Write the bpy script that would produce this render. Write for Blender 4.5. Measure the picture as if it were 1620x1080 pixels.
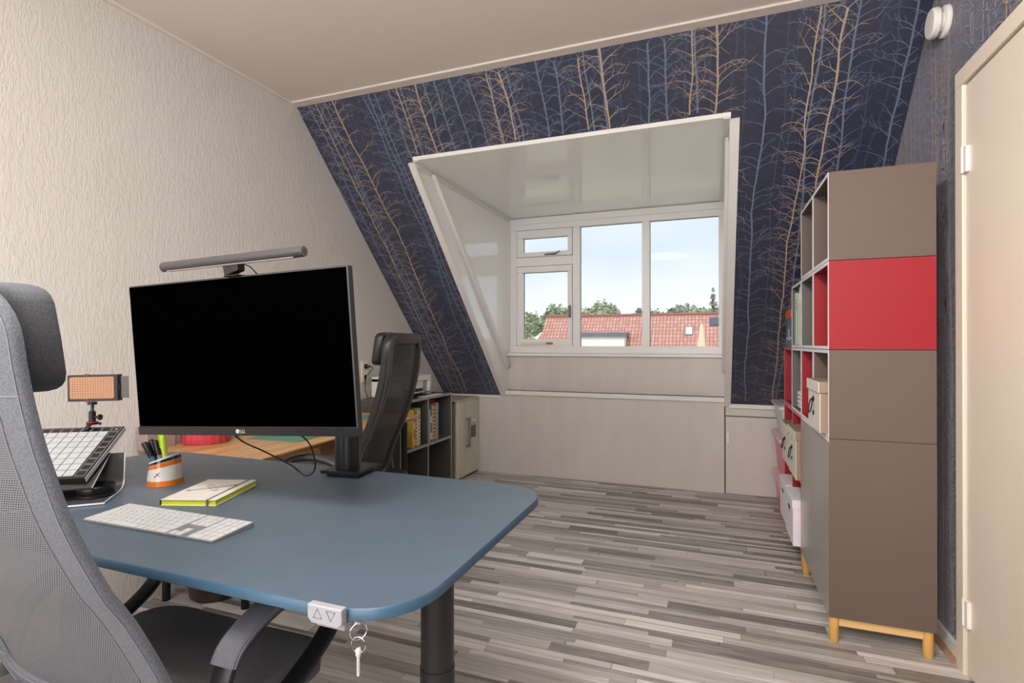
import bpy, bmesh, math, random
from math import sin, cos, pi, radians as rad, hypot
from mathutils import Vector, Matrix
for o in list(bpy.data.objects): bpy.data.objects.remove(o)
S = bpy.context.scene
COL = S.collection

# ------------------------------------------------------------------ camera
cd = bpy.data.cameras.new('camera'); cam = bpy.data.objects.new('camera', cd); COL.objects.link(cam)
cd.sensor_width = 36; cd.lens = 36 * 843.6 / 1620; cd.clip_start = .02; cd.clip_end = 400
cam.location = (0, 0, 1.1756); cam.rotation_euler = (rad(90.175), 0, .360664)
S.camera = cam
# ------------------------------------------------------------------ view, world, lights
S.view_settings.view_transform = 'Standard'; S.view_settings.look = 'None'
S.view_settings.gamma = 1; S.view_settings.use_curve_mapping = False
S.view_settings.exposure = 0.0
W = bpy.data.worlds.new('sky'); S.world = W; W.use_nodes = True
nt = W.node_tree; nt.nodes.clear()
wo = nt.nodes.new('ShaderNodeOutputWorld'); wb = nt.nodes.new('ShaderNodeBackground')
wr = nt.nodes.new('ShaderNodeValToRGB'); wx = nt.nodes.new('ShaderNodeSeparateXYZ'); wt = nt.nodes.new('ShaderNodeTexCoord')
wn = nt.nodes.new('ShaderNodeTexNoise'); wn.inputs['Scale'].default_value = 2.2; wn.inputs['Detail'].default_value = 2
wm = nt.nodes.new('ShaderNodeMath'); wm.operation = 'MULTIPLY_ADD'; wm.inputs[1].default_value = .34
nt.links.new(wt.outputs['Generated'], wx.inputs[0]); nt.links.new(wt.outputs['Generated'], wn.inputs['Vector'])
nt.links.new(wn.outputs['Fac'], wm.inputs[0]); nt.links.new(wx.outputs['Z'], wm.inputs[2]); nt.links.new(wm.outputs[0], wr.inputs[0])
e = wr.color_ramp.elements
e[0].position = .16; e[0].color = (.86, .88, .91, 1); e[1].position = .62; e[1].color = (.86, .89, .93, 1)
m_ = e.new(.31); m_.color = (.63, .71, .81, 1)
nt.links.new(wr.outputs[0], wb.inputs[0]); wb.inputs[1].default_value = 1.3
nt.links.new(wb.outputs[0], wo.inputs[0])

def light(name, kind, loc, energy, color, rot=(0, 0, 0), **kw):
    l = bpy.data.lights.new(name, kind); l.energy = energy; l.color = color
    for k, v in kw.items(): setattr(l, k, v)
    o = bpy.data.objects.new(name, l); o.location = loc; o.rotation_euler = rot; COL.objects.link(o); return o
def aim(o, tgt): o.rotation_euler = (Vector(tgt) - o.location).to_track_quat('-Z', 'Y').to_euler()
# sun from behind the house lights the roofs outside (it does not reach the room)
sun = light('sun', 'SUN', (0, -20, 20), 1.9, (1, .96, .9), angle=rad(2)); sun.rotation_euler = (rad(42), 0, rad(-12))
# soft fill added behind the camera; the back wall has no window
light('rear_fill', 'AREA', (-.8, -1.05, 1.55), 56, (1, .99, .99), (rad(93), 0, 0), shape='RECTANGLE', size=2.8, size_y=1.7)
# ceiling lamp over the desks, out of the frame
light('ceiling_lamp', 'AREA', (-.75, .35, 2.58), 34, (1, .985, .975), (0, 0, 0), shape='DISK', size=.8)
# upward fill light added behind the camera to brighten the ceiling
light('ceiling_fill', 'AREA', (-.2, -.7, 1.85), 66, (1, .99, .985), (rad(180), 0, 0), shape='DISK', size=.35)
sp = light('ceiling_spot', 'SPOT', (-.6, .2, 2.5), 120, (1, .965, .93), spot_size=rad(58), spot_blend=.9, shadow_soft_size=.04)
aim(sp, (.85, 2.45, 1.5))

# ------------------------------------------------------------------ helpers: colour, materials
def lin(c): return tuple((x / 255 / 12.92 if x / 255 <= .04045 else ((x / 255 + .055) / 1.055) ** 2.4) for x in c)
MATS = {}
def mat(name, rgb, rough=.5, metal=0, spec=.5, var=0, vscale=8, stretch=(1, 1, 1), bump=0, bscale=60, bstretch=None, trans=0, alpha=1, coat=0, emit=0):
    if name in MATS: return MATS[name]
    m = bpy.data.materials.new(name); MATS[name] = m; m.use_nodes = True
    t = m.node_tree; b = t.nodes['Principled BSDF']
    c = lin(rgb)
    b.inputs['Base Color'].default_value = (*c, 1); b.inputs['Roughness'].default_value = rough
    b.inputs['Metallic'].default_value = metal; b.inputs['Specular IOR Level'].default_value = spec
    b.inputs['Transmission Weight'].default_value = trans; b.inputs['Coat Weight'].default_value = coat
    b.inputs['Coat Roughness'].default_value = .08
    if emit: b.inputs['Emission Color'].default_value = (*c, 1); b.inputs['Emission Strength'].default_value = emit
    def noise(scale, st, detail=3):
        tc = t.nodes.new('ShaderNodeTexCoord'); mp = t.nodes.new('ShaderNodeMapping'); mp.inputs['Scale'].default_value = st
        n = t.nodes.new('ShaderNodeTexNoise'); n.inputs['Scale'].default_value = scale; n.inputs['Detail'].default_value = detail
        t.links.new(tc.outputs['Object'], mp.inputs[0]); t.links.new(mp.outputs[0], n.inputs['Vector']); return n
    if var:
        n = noise(vscale, stretch); r = t.nodes.new('ShaderNodeValToRGB'); t.links.new(n.outputs['Fac'], r.inputs[0])
        r.color_ramp.elements[0].position = .3; r.color_ramp.elements[1].position = .7
        r.color_ramp.elements[0].color = (*[max(0, x * (1 - var)) for x in c], 1)
        r.color_ramp.elements[1].color = (*[min(1, x * (1 + var)) for x in c], 1)
        t.links.new(r.outputs[0], b.inputs['Base Color'])
    if bump:
        n = noise(bscale, bstretch or stretch, 4); bp = t.nodes.new('ShaderNodeBump'); bp.inputs['Strength'].default_value = bump
        bp.inputs['Distance'].default_value = .004
        t.links.new(n.outputs['Fac'], bp.inputs['Height']); t.links.new(bp.outputs[0], b.inputs['Normal'])
    return m

# ------------------------------------------------------------------ helpers: geometry
class G:
    """collects vertices / faces (with material slots) that become ONE mesh object"""
    def __init__(s): s.v = []; s.f = []; s.m = []
    def add(s, v, f, mi=0, M=None):
        n = len(s.v); s.v += [tuple(M @ Vector(p)) if M else tuple(p) for p in v]
        s.f += [tuple(i + n for i in q) for q in f]; s.m += [mi] * len(f); return s
    def box(s, x0, x1, y0, y1, z0, z1, mi=0, M=None):
        v = [(x, y, z) for x in (x0, x1) for y in (y0, y1) for z in (z0, z1)]
        return s.add(v, [(0, 1, 3, 2), (4, 6, 7, 5), (0, 4, 5, 1), (2, 3, 7, 6), (0, 2, 6, 4), (1, 5, 7, 3)], mi, M)
    def prism(s, pts, a, b, axis='z', mi=0, M=None):
        def P(p, h): return {'z': (p[0], p[1], h), 'y': (p[0], h, p[1]), 'x': (h, p[0], p[1])}[axis]
        n = len(pts); v = [P(p, a) for p in pts] + [P(p, b) for p in pts]
        f = [tuple(range(n))[::-1], tuple(range(n, 2 * n))] + [(i, (i + 1) % n, n + (i + 1) % n, n + i) for i in range(n)]
        return s.add(v, f, mi, M)
    def lathe(s, prof, n=24, mi=0, M=None, c=(0, 0)):
        v = []; f = []
        for r, z in prof:
            for k in range(n): v.append((c[0] + r * cos(2 * pi * k / n), c[1] + r * sin(2 * pi * k / n), z))
        for j in range(len(prof) - 1):
            for k in range(n): f.append((j * n + k, j * n + (k + 1) % n, (j + 1) * n + (k + 1) % n, (j + 1) * n + k))
        f.append(tuple(range(n))[::-1]); f.append(tuple((len(prof) - 1) * n + k for k in range(n)))
        return s.add(v, f, mi, M)
    def tube(s, pts, r, n=8, mi=0, M=None, closed=False):
        pts = [Vector(p) for p in pts]; v = []; f = []; N = len(pts)
        rr = r if isinstance(r, (list, tuple)) else [r] * N
        up = None
        for i, p in enumerate(pts):
            if closed: d = pts[(i + 1) % N] - pts[i - 1]
            else: d = pts[min(i + 1, N - 1)] - pts[max(i - 1, 0)]
            d.normalize()
            if up is None: up = Vector((0, 0, 1)) if abs(d.z) < .9 else Vector((1, 0, 0))
            a = d.cross(up); a.normalize(); b = a.cross(d); b.normalize(); up = b
            for k in range(n): v.append(p + (a * cos(2 * pi * k / n) + b * sin(2 * pi * k / n)) * rr[i])
        for j in range(N if closed else N - 1):
            for k in range(n):
                j2 = (j + 1) % N
                f.append((j * n + k, j * n + (k + 1) % n, j2 * n + (k + 1) % n, j2 * n + k))
        if not closed: f += [tuple(range(n))[::-1], tuple((N - 1) * n + k for k in range(n))]
        return s.add(v, f, mi, M)
    def strip(s, path, w, t, side, mi=0, M=None, rnd=0.3):
        """rounded rectangular section w (along side) x t, swept along path"""
        side = Vector(side).normalized(); path = [Vector(p) for p in path]; N = len(path); v = []; f = []
        sec = []
        r = min(w, t) * rnd
        for (sx, sy, a0) in ((1, 1, 0), (-1, 1, 90), (-1, -1, 180), (1, -1, 270)):
            for da in (0, 45, 90):
                a = rad(a0 + da); sec.append((sx * (w / 2 - r) + r * cos(a), sy * (t / 2 - r) + r * sin(a)))
        n = len(sec)
        for i, p in enumerate(path):
            d = (path[min(i + 1, N - 1)] - path[max(i - 1, 0)]).normalized(); nn = side.cross(d).normalized()
            for a, b in sec: v.append(p + side * a + nn * b)
        for j in range(N - 1):
            for k in range(n): f.append((j * n + k, j * n + (k + 1) % n, (j + 1) * n + (k + 1) % n, (j + 1) * n + k))
        f += [tuple(range(n))[::-1], tuple((N - 1) * n + k for k in range(n))]
        return s.add(v, f, mi, M)
    def rbox(s, c, sz, e=.35, n=10, mi=0, M=None):
        """superellipsoid pillow: centre, half sizes"""
        v = []; f = []
        def sg(x, p): return math.copysign(abs(x) ** p, x)
        rows = n; cols = 2 * n
        for j in range(rows + 1):
            a = -pi / 2 + pi * j / rows
            for k in range(cols):
                b = 2 * pi * k / cols
                v.append((c[0] + sz[0] * sg(cos(a), e) * sg(cos(b), e), c[1] + sz[1] * sg(cos(a), e) * sg(sin(b), e), c[2] + sz[2] * sg(sin(a), e)))
        for j in range(rows):
            for k in range(cols): f.append((j * cols + k, j * cols + (k + 1) % cols, (j + 1) * cols + (k + 1) % cols, (j + 1) * cols + k))
        return s.add(v, f, mi, M)

def wmat(o):
    M = Matrix.Identity(4)
    while o is not None: M = o.matrix_basis @ M; o = o.parent
    return M
def obj(name, g, mats, parent=None, local=False, smooth=0, bevel=0, seg=2):
    if not isinstance(mats, (list, tuple)): mats = [mats]
    v = [Vector(p) for p in g.v]
    if parent is not None and not local:
        I = wmat(parent).inverted(); v = [I @ p for p in v]
    off = Vector((0, 0, 0))
    if parent is None and not local:
        lo = [min(p[i] for p in v) for i in range(3)]; hi = [max(p[i] for p in v) for i in range(3)]
        off = Vector(((lo[0] + hi[0]) / 2, (lo[1] + hi[1]) / 2, lo[2])); v = [p - off for p in v]
    me = bpy.data.meshes.new(name); me.from_pydata([tuple(p) for p in v], [], g.f)
    for m in mats: me.materials.append(m)
    me.polygons.foreach_set('material_index', g.m)
    if smooth: me.polygons.foreach_set('use_smooth', [True] * len(g.f))
    me.update()
    if len(g.f) < 20000:
        bm = bmesh.new(); bm.from_mesh(me); bmesh.ops.recalc_face_normals(bm, faces=bm.faces); bm.to_mesh(me); bm.free()
    if smooth and smooth < 180: me.set_sharp_from_angle(angle=rad(smooth))
    o = bpy.data.objects.new(name, me); COL.objects.link(o); o.location = off
    if parent is not None: o.parent = parent
    if bevel:
        b = o.modifiers.new('bevel', 'BEVEL'); b.width = bevel; b.segments = seg; b.limit_method = 'ANGLE'; b.angle_limit = rad(40)
    return o
def tag(o, label=None, cat=None, group=None, kind=None):
    if label: o['label'] = label
    if cat: o['category'] = cat
    if group: o['group'] = group
    if kind: o['kind'] = kind
    return o
def thing(name, label, cat, loc=(0, 0, 0), rz=0, group=None):
    o = bpy.data.objects.new(name, None); COL.objects.link(o); o.location = loc; o.rotation_euler = (0, 0, rz); o.empty_display_size = .05
    return tag(o, label, cat, group)
def struct(name, g, m, parent=None, label=None, cat=None, **k):
    o = obj(name, g, m, parent, **k)
    if parent is None: o['kind'] = 'structure'; tag(o, label, cat)
    return o
def sroot(name, label, cat, loc=(0, 0, 0)):
    o = thing(name, label, cat, loc); o['kind'] = 'structure'; return o
def smoothpath(pts, n=6):
    P = [Vector(p) for p in pts]; out = []
    for i in range(len(P) - 1):
        a = P[max(i - 1, 0)]; b = P[i]; c = P[i + 1]; d = P[min(i + 2, len(P) - 1)]
        for k in range(n):
            t = k / n
            out.append(.5 * ((2 * b) + (c - a) * t + (2 * a - 5 * b + 4 * c - d) * t * t + (3 * b - a - 3 * c + d) * t ** 3))
    out.append(P[-1]); return out
def rrect(x0, x1, y0, y1, r, n=6):
    out = []
    for cx, cy, a0 in ((x1 - r, y1 - r, 0), (x0 + r, y1 - r, 90), (x0 + r, y0 + r, 180), (x1 - r, y0 + r, 270)):
        for k in range(n + 1):
            a = rad(a0 + 90 * k / n); out.append((cx + r * cos(a), cy + r * sin(a)))
    return out

# ------------------------------------------------------------------ main materials
M_white = mat('painted_trim', (232, 228, 222), .35, var=.02)
M_gloss = mat('glossy_laminate', (243, 241, 237), .12, spec=.6, coat=.4)
M_knee = mat('knee_paint', (208, 202, 196), .38, var=.03, vscale=3, stretch=(3, 1, 1))
M_ceil = mat('ceiling_paint', (222, 212, 204), .8, bump=.08, bscale=300)
M_winframe = mat('window_paint', (242, 241, 239), .3)
M_black = mat('black_plastic', (22, 22, 24), .38)
M_blackm = mat('black_metal', (20, 20, 22), .32, metal=.3)
M_steel = mat('brushed_steel', (170, 170, 172), .3, metal=.9)
M_chrome = mat('chrome', (220, 218, 215), .12, metal=1)
M_birch = mat('birch_wood', (216, 168, 96), .45, var=.08, vscale=6, stretch=(10, 10, 1))
M_red = mat('red_foil', (148, 8, 27), .5)
M_rededge = mat('red_edge', (222, 110, 124), .4)
M_taupe = mat('taupe_foil', (98, 83, 73), .55)
M_edge = mat('light_edge', (238, 238, 238), .35)
M_greyin = mat('grey_foil', (96, 93, 86), .55)

# stucco wall: broken vertical ridges
def stucco():
    m = mat('stucco', (212, 206, 199), .85); t = m.node_tree; b = t.nodes['Principled BSDF']
    tc = t.nodes.new('ShaderNodeTexCoord'); mp = t.nodes.new('ShaderNodeMapping'); mp.inputs['Scale'].default_value = (1, 1, .26)
    n = t.nodes.new('ShaderNodeTexNoise'); n.inputs['Scale'].default_value = 84; n.inputs['Detail'].default_value = 2.5; n.inputs['Distortion'].default_value = .9
    r = t.nodes.new('ShaderNodeValToRGB'); r.color_ramp.elements[0].position = .44; r.color_ramp.elements[1].position = .56
    n2 = t.nodes.new('ShaderNodeTexNoise'); n2.inputs['Scale'].default_value = 180; n2.inputs['Detail'].default_value = 3
    ma = t.nodes.new('ShaderNodeMath'); ma.operation = 'MULTIPLY_ADD'; ma.inputs[1].default_value = .25
    bp = t.nodes.new('ShaderNodeBump'); bp.inputs['Strength'].default_value = .32; bp.inputs['Distance'].default_value = .003
    L = t.links.new
    L(tc.outputs['Object'], mp.inputs[0]); L(mp.outputs[0], n.inputs['Vector']); L(n.outputs['Fac'], r.inputs[0]); L(mp.outputs[0], n2.inputs['Vector'])
    L(n2.outputs['Fac'], ma.inputs[0]); L(r.outputs[0], ma.inputs[2]); L(ma.outputs[0], bp.inputs['Height']); L(bp.outputs[0], b.inputs['Normal'])
    return m
M_stucco = stucco()
# laminate floor of narrow grey strips
def floor_mat():
    m = mat('floor_laminate', (170, 165, 160), .42, spec=.4); t = m.node_tree; b = t.nodes['Principled BSDF']; L = t.links.new
    tc = t.nodes.new('ShaderNodeTexCoord'); sx = t.nodes.new('ShaderNodeSeparateXYZ'); L(tc.outputs['Object'], sx.inputs[0])
    def M(op, a, bb=None, c=None):
        n = t.nodes.new('ShaderNodeMath'); n.operation = op
        for i, q in enumerate((a, bb, c)):
            if q is None: continue
            if isinstance(q, (int, float)): n.inputs[i].default_value = q
            else: L(q, n.inputs[i])
        return n.outputs[0]
    def wn(v):
        n = t.nodes.new('ShaderNodeTexWhiteNoise'); n.noise_dimensions = '2D'; c = t.nodes.new('ShaderNodeCombineXYZ')
        L(v[0], c.inputs[0]); L(v[1], c.inputs[1]) if not isinstance(v[1], float) else None
        if isinstance(v[1], float): c.inputs[1].default_value = v[1]
        L(c.outputs[0], n.inputs['Vector']); return n.outputs['Value']
    X, Y = sx.outputs['X'], sx.outputs['Y']
    # uneven row widths: warp Y with two sines (monotonic)
    yw = M('ADD', Y, M('ADD', M('MULTIPLY', M('SINE', M('MULTIPLY', Y, 61.0)), .0085), M('MULTIPLY', M('SINE', M('MULTIPLY', Y, 37.3)), .009)))
    yr = M('MULTIPLY', yw, 1 / .036); row = M('FLOOR', yr); fy = M('FRACT', yr)
    off = M('MULTIPLY', wn((row, .5)), 3.0); ln = M('ADD', M('MULTIPLY', wn((row, 7.5)), .9), 1.15)
    xr = M('MULTIPLY', M('ADD', X, off), ln); xr = M('ADD', xr, M('MULTIPLY', M('SINE', M('MULTIPLY', xr, 2.3)), .3)); colm = M('FLOOR', xr); fx = M('FRACT', xr)
    rnd = wn((row, colm))
    mp = t.nodes.new('ShaderNodeMapping'); mp.inputs['Scale'].default_value = (2.2, 42, 1); L(tc.outputs['Object'], mp.inputs[0])
    cv = t.nodes.new('ShaderNodeVectorMath'); cv.operation = 'ADD'; cc = t.nodes.new('ShaderNodeCombineXYZ'); L(M('MULTIPLY', rnd, 37.0), cc.inputs[0]); L(M('MULTIPLY', row, 3.3), cc.inputs[1])
    L(mp.outputs[0], cv.inputs[0]); L(cc.outputs[0], cv.inputs[1])
    n = t.nodes.new('ShaderNodeTexNoise'); n.inputs['Scale'].default_value = 1.6; n.inputs['Detail'].default_value = 6; n.inputs['Roughness'].default_value = .68; n.inputs['Distortion'].default_value = .5; L(cv.outputs[0], n.inputs['Vector'])
    tone = M('ADD', M('MULTIPLY', M('SUBTRACT', n.outputs['Fac'], .5), 1.25), rnd)
    r = t.nodes.new('ShaderNodeValToRGB'); L(tone, r.inputs[0]); E = r.color_ramp.elements
    E[0].position = -.0; E[0].color = (*lin((116, 109, 104)), 1); E[1].position = 1.0; E[1].color = (*lin((222, 217, 212)), 1)
    for p, c in ((.25, (152, 146, 141)), (.55, (182, 176, 171)), (.8, (200, 194, 189))):
        q = E.new(p); q.color = (*lin(c), 1)
    # thin dark seams
    gy = M('LESS_THAN', M('MINIMUM', fy, M('SUBTRACT', 1.0, fy)), .028); gx = M('LESS_THAN', M('MINIMUM', fx, M('SUBTRACT', 1.0, fx)), .003)
    s = M('MAXIMUM', gy, gx); mx = t.nodes.new('ShaderNodeMix'); mx.data_type = 'RGBA'; L(M('MULTIPLY', s, .45), mx.inputs[0])
    L(r.outputs[0], mx.inputs[6]); mx.inputs[7].default_value = (*lin((80, 74, 70)), 1); L(mx.outputs[2], b.inputs['Base Color'])
    bp = t.nodes.new('ShaderNodeBump'); bp.inputs['Strength'].default_value = .12; bp.inputs['Distance'].default_value = .002; L(n.outputs['Fac'], bp.inputs['Height']); L(bp.outputs[0], b.inputs['Normal'])
    return m
M_floor = floor_mat()
# wallpaper inks
M_wp = mat('wallpaper_navy', (47, 51, 72), .45, spec=.7, var=.1, vscale=1.2)
M_wpgold = mat('wallpaper_gold_ink', (186, 164, 140), .5, spec=.3)
M_wpblue = mat('wallpaper_blue_ink', (110, 124, 148), .5, spec=.5)
M_wpdim = mat('wallpaper_dim_ink', (74, 81, 101), .5, spec=.5)
for m_w, w_w in ((M_wp, .72), (M_wpblue, 1.0), (M_wpdim, 1.0)):   # vinyl paper with a soft sheen at grazing angles
    b_w = m_w.node_tree.nodes['Principled BSDF']; b_w.inputs['Sheen Weight'].default_value = w_w; b_w.inputs['Sheen Roughness'].default_value = .35; b_w.inputs['Sheen Tint'].default_value = (.96, .90, .97, 1)
WP = [M_wp, M_wpgold, M_wpblue, M_wpdim]

# ------------------------------------------------------------------ room dimensions
XR = .85; YK = 4.5; ZK = .70; ZC = 2.64; YC = 2.60
XL0 = -2.43; XL1 = -2.385            # left wall is slightly out of square
def XL(y): return XL0 + (XL1 - XL0) * (y - .5) / 4.0
DX0, DX1, DZ = -1.755, .085, 2.315     # dormer opening
YW = 4.60
SL = Vector((0, YC - YK, ZC - ZK)); SLEN = SL.length; SU = SL.normalized(); SN = Vector((0, -SU.z, SU.y)) * 1.0  # inward normal
if SN.y > 0: SN = -SN
def slope(x, t, off=0): p = Vector((x, YK, ZK)) + SU * t + SN * off; return tuple(p)
TD = (DZ - ZK) / SU.z                 # slope length to dormer top

YB = -1.2
g = G(); g.box(-2.6, 1.0, YB - .1, 4.75, -.12, 0); struct('floor', g, M_floor, label='grey laminate floor of narrow mixed strips', cat='floor')
g = G(); g.box(-2.6, 1.0, YB - .1, YC + .05, ZC, ZC + .1); struct('ceiling', g, M_ceil, label='flat off-white ceiling above the desks', cat='ceiling')
g = G(); g.prism([(XL(YB - .1), YB - .1), (XL(4.7), 4.7), (-2.7, 4.7), (-2.7, YB - .1)], -.05, ZC + .1)
struct('wall_left', g, M_stucco, label='cream wall with rough vertical stucco on the left', cat='wall')
g = G(); g.box(-2.6, 1.0, YB - .1, YB, -.05, ZC + .1); struct('wall_back', g, M_ceil)

# wallpaper tree pattern as printed strokes, part of the wall's own mesh
def trees(reg, width, height, rng, gold_at, dens=.072, s0=0):
    """returns strokes [(s,t,w),(s,t,w),ink]; reg(s,t) True where paper is"""
    out = []
    def poly(pts, ink):
        for a, b in zip(pts, pts[1:]):
            mx = ((a[0] + b[0]) / 2, (a[1] + b[1]) / 2)
            if reg(*a[:2]) and reg(*b[:2]) and reg(*mx): out.append((a, b, ink))
    def branch(s, t, side, L, w, ink, depth):
        ang = rad(rng.uniform(38, 66)); pts = [(s, t, w)]; n = 5
        curl = rng.uniform(-16, -3)
        for i in range(n):
            ang += rad(rng.uniform(-8, 8) + curl)
            l = L / n; s += side * cos(ang) * l; t += sin(ang) * l
            pts.append((s, t, w * (1 - .75 * (i + 1) / n)))
            if depth and i >= 1 and rng.random() < .75:
                branch2(s, t, side, L * rng.uniform(.22, .42), w * .55, ink, ang, rng.choice((-1, 1)))
        poly(pts, ink)
    def branch2(s, t, side, L, w, ink, ang, sg_):
        a = ang + sg_ * rad(rng.uniform(25, 50)); pts = [(s, t, w)]
        for i in range(2):
            a += rad(rng.uniform(-12, 12)); s += side * cos(a) * L / 2; t += sin(a) * L / 2; pts.append((s, t, w * (.8 - .35 * i)))
        poly(pts, ink)
    def tree(s, ink, w, bl):
        t = -.05; a = rng.uniform(-.03, .03); pts = [(s, t, w)]; side = rng.choice((-1, 1))
        while t < height + .02:
            dt = rng.uniform(.035, .055); a = a * .6 + rng.uniform(-.09, .09); a -= (s - sbase[0]) * .9
            s += a * dt; t += dt; pts.append((s, t, w * rng.uniform(.85, 1.12)))
            if rng.random() < .95:
                branch(s, t, side, bl * rng.uniform(.6, 1.2), w * .46, ink, True); 
                if rng.random() < .42: branch(s, t, -side, bl * rng.uniform(.5, 1), w * .44, ink, True)
                side = -side
        poly(pts, ink)
    sbase = [0]
    s = s0 - .1
    while s < s0 + width + .1:
        k = rng.choice((2, 2, 3, 3)); sbase[0] = s
        tree(s, k, .0082 if k == 2 else .0062, .135); s += dens * rng.uniform(.6, 1.35)
    for gs, w in gold_at:
        sbase[0] = gs; tree(gs, 1, w * 1.1, .135)
    return out
def lay(g, strokes, P, base=.0006):
    v = []; f = []; mi = []
    for a, b, ink in strokes:
        off = base + {3: 0, 2: .0003, 1: .0006}[ink]
        dx, dy = b[0] - a[0], b[1] - a[1]; l = hypot(dx, dy) or 1; nx, ny = -dy / l / 2, dx / l / 2
        n = len(v)
        v += [P(a[0] + nx * a[2], a[1] + ny * a[2], off), P(a[0] - nx * a[2], a[1] - ny * a[2], off),
              P(b[0] - nx * b[2], b[1] - ny * b[2], off), P(b[0] + nx * b[2], b[1] + ny * b[2], off)]
        f.append((n, n + 1, n + 2, n + 3)); mi.append(ink)
    n = len(g.v); g.v += v; g.f += [tuple(i + n for i in q) for q in f]; g.m += mi
# sloping wall: slabs left, right and above the dormer opening
g = G()
def slab(x0, x1, t0, t1):
    th = -.10
    c = [slope(x, t, o) for x in (x0, x1) for t in (t0, t1) for o in (0, th)]
    g.add(c, [(0, 2, 6, 4), (1, 5, 7, 3), (0, 1, 3, 2), (4, 6, 7, 5), (0, 4, 5, 1), (2, 3, 7, 6)])
slab(-2.5, DX0 - .003, -.0, SLEN + .06); slab(DX1 + .003, 1.0, -.0, SLEN + .06); slab(DX0 - .003, DX1 + .003, TD, SLEN + .06)
rng = random.Random(11)
def reg_s(s, t):
    if s < XL(YK + SU.y * t) + .004 or s > XR - .004 or t < .006 or t > SLEN: return False
    return not (DX0 - .004 < s < DX1 + .004 and t < TD + .004)
gold = [(-2.27, .006), (-2.13, .0075), (-1.71, .006), (-1.58, .008), (-1.16, .006), (-1.05, .008), (-.63, .006), (-.51, .008), (-.09, .006), (.03, .008), (.43, .006), (.53, .008)]
lay(g, trees(reg_s, 3.3, SLEN, rng, gold, s0=-2.45), lambda s, t, o: slope(s, t, o))
struct('wall_slope', g, WP, label='sloping attic wall papered navy with gold and blue bare trees', cat='wall')
# right wall
g = G(); g.prism([(YB - .1, -.05), (4.7, -.05), (4.7, .9), (YC - .1, ZC + .1), (YB - .1, ZC + .1)], XR, XR + .1, 'x')
def reg_r(s, t):
    y = s; z = t
    if z < .05 or z > ZC or y > YK: return False
    if y > YC and z > ZC - (y - YC) * (ZC - ZK) / (YK - YC) - .004: return False
    if y < 2.40 and z < 2.16: return False
    return y > -.2
lay(g, trees(reg_r, 4.6, ZC, rng, [(2.62, .007), (2.50, .006), (3.1, .007), (2.98, .006), (2.05, .007), (1.95, .006), (1.5, .007)], s0=.0, dens=.05), lambda s, t, o: (XR - o, s, t))
struct('wall_right', g, WP, label='right-hand wall in the same tree wallpaper beside the door', cat='wall')
# knee wall
g = G(); g.box(-2.5, DX1 + .005, YK, YK + .08, -.05, ZK + .05); g.box(DX1 + .005, 1.0, YK + .002, YK + .08, -.05, ZK)
struct('wall_knee', g, M_knee, label='low cream knee wall under the slope and dormer', cat='wall')
# panel under the window
g = G(); g.box(DX0 - .02, DX1 + .02, YW - .04, YW + .04, .60, 1.09); struct('wall_dormer_front', g, M_knee)
# dormer cheeks and ceiling
def cheek(x0, x1, name):
    g = G(); g.prism([(YK + .003, ZK), (YW + .12, ZK), (YW + .12, DZ + .05), (2.90, DZ + .05), (2.923, DZ)], x0, x1, 'x'); return struct(name, g, M_gloss)
cheek(DX0 - .06, DX0, 'wall_dormer_left'); cheek(DX1, DX1 + .06, 'wall_dormer_right')
g = G(); g.box(DX0 + .0, DX1 - .0, 2.895, 3.742, DZ, DZ + .06); g.box(DX0, DX1, 3.745, YW + .12, DZ, DZ + .06)
g.box(DX0, DX1, 3.742, 3.745, DZ + .004, DZ + .06)
struct('ceiling_dormer', g, M_gloss)
# corner moulding of dormer ceiling + casing strips + battens + trims
n_ = [0]
def trim(g, m=M_white, **k):
    n_[0] += 1; return struct('trim_%d' % n_[0], g, m, **k)
for x, sg_ in ((DX0, 1), (DX1, -1)):
    g = G(); g.box(min(x, x + sg_ * .035), max(x, x + sg_ * .035), 2.90, YW, DZ - .006, DZ - .0005); g.box(min(x, x + sg_ * .006), max(x, x + sg_ * .006), 2.94, YW, DZ - .035, DZ - .0065); trim(g, M_white)
def casing(x0, x1, t0, t1, o0, o1):
    g = G(); c = [slope(x, t, o) for x in (x0, x1) for t in (t0, t1) for o in (o0, o1)]
    g.add(c, [(0, 2, 6, 4), (1, 5, 7, 3), (0, 1, 3, 2), (4, 6, 7, 5), (0, 4, 5, 1), (2, 3, 7, 6)]); return g
trim(casing(DX0 - .042, DX0 + .004, -.03, TD + .0, .0015, .016)); trim(casing(DX1 - .004, DX1 + .042, -.03, TD + .0, .0015, .016))
def batten(x0, x1):
    g = G(); d = .255; t0, t1 = .05, TD - .10
    # strip parallel to the slope, 25 cm deeper on the cheek
    c = []
    for x in (x0, x1):
        for (y, z) in ((3.125, 2.295), (3.165, 2.295), (YW - .07, .98), (YW - .11, .955)): c.append((x, y, z))
    g.add(c, [(0, 1, 2, 3), (4, 7, 6, 5), (0, 4, 5, 1), (1, 5, 6, 2), (2, 6, 7, 3), (3, 7, 4, 0)]); return g
trim(batten(DX0, DX0 + .028), bevel=.002); trim(batten(DX1 - .022, DX1), bevel=.002)
g = G(); g.box(DX0 - .01, DX1 + .01, YK - .022, YW - .04, .712, .75); trim(g, M_white, bevel=.002, label='white ledge strip between knee wall and window panel', cat='trim')
g = G(); g.box(XL(4.4) , DX0 - .03, YK - .012, YK, ZK - .02, ZK + .003); trim(g)
g = G(); g.box(DX1 + .03, XR, YK - .014, YK + .002, ZK - .03, ZK + .002); trim(g)
g = G(); g.prism([(XL(YB), YB), (XL(YC), YC), (XL(YC) + .02, YC), (XL(YB) + .02, YB)], ZC - .014, ZC); trim(g, M_ceil)
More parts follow.
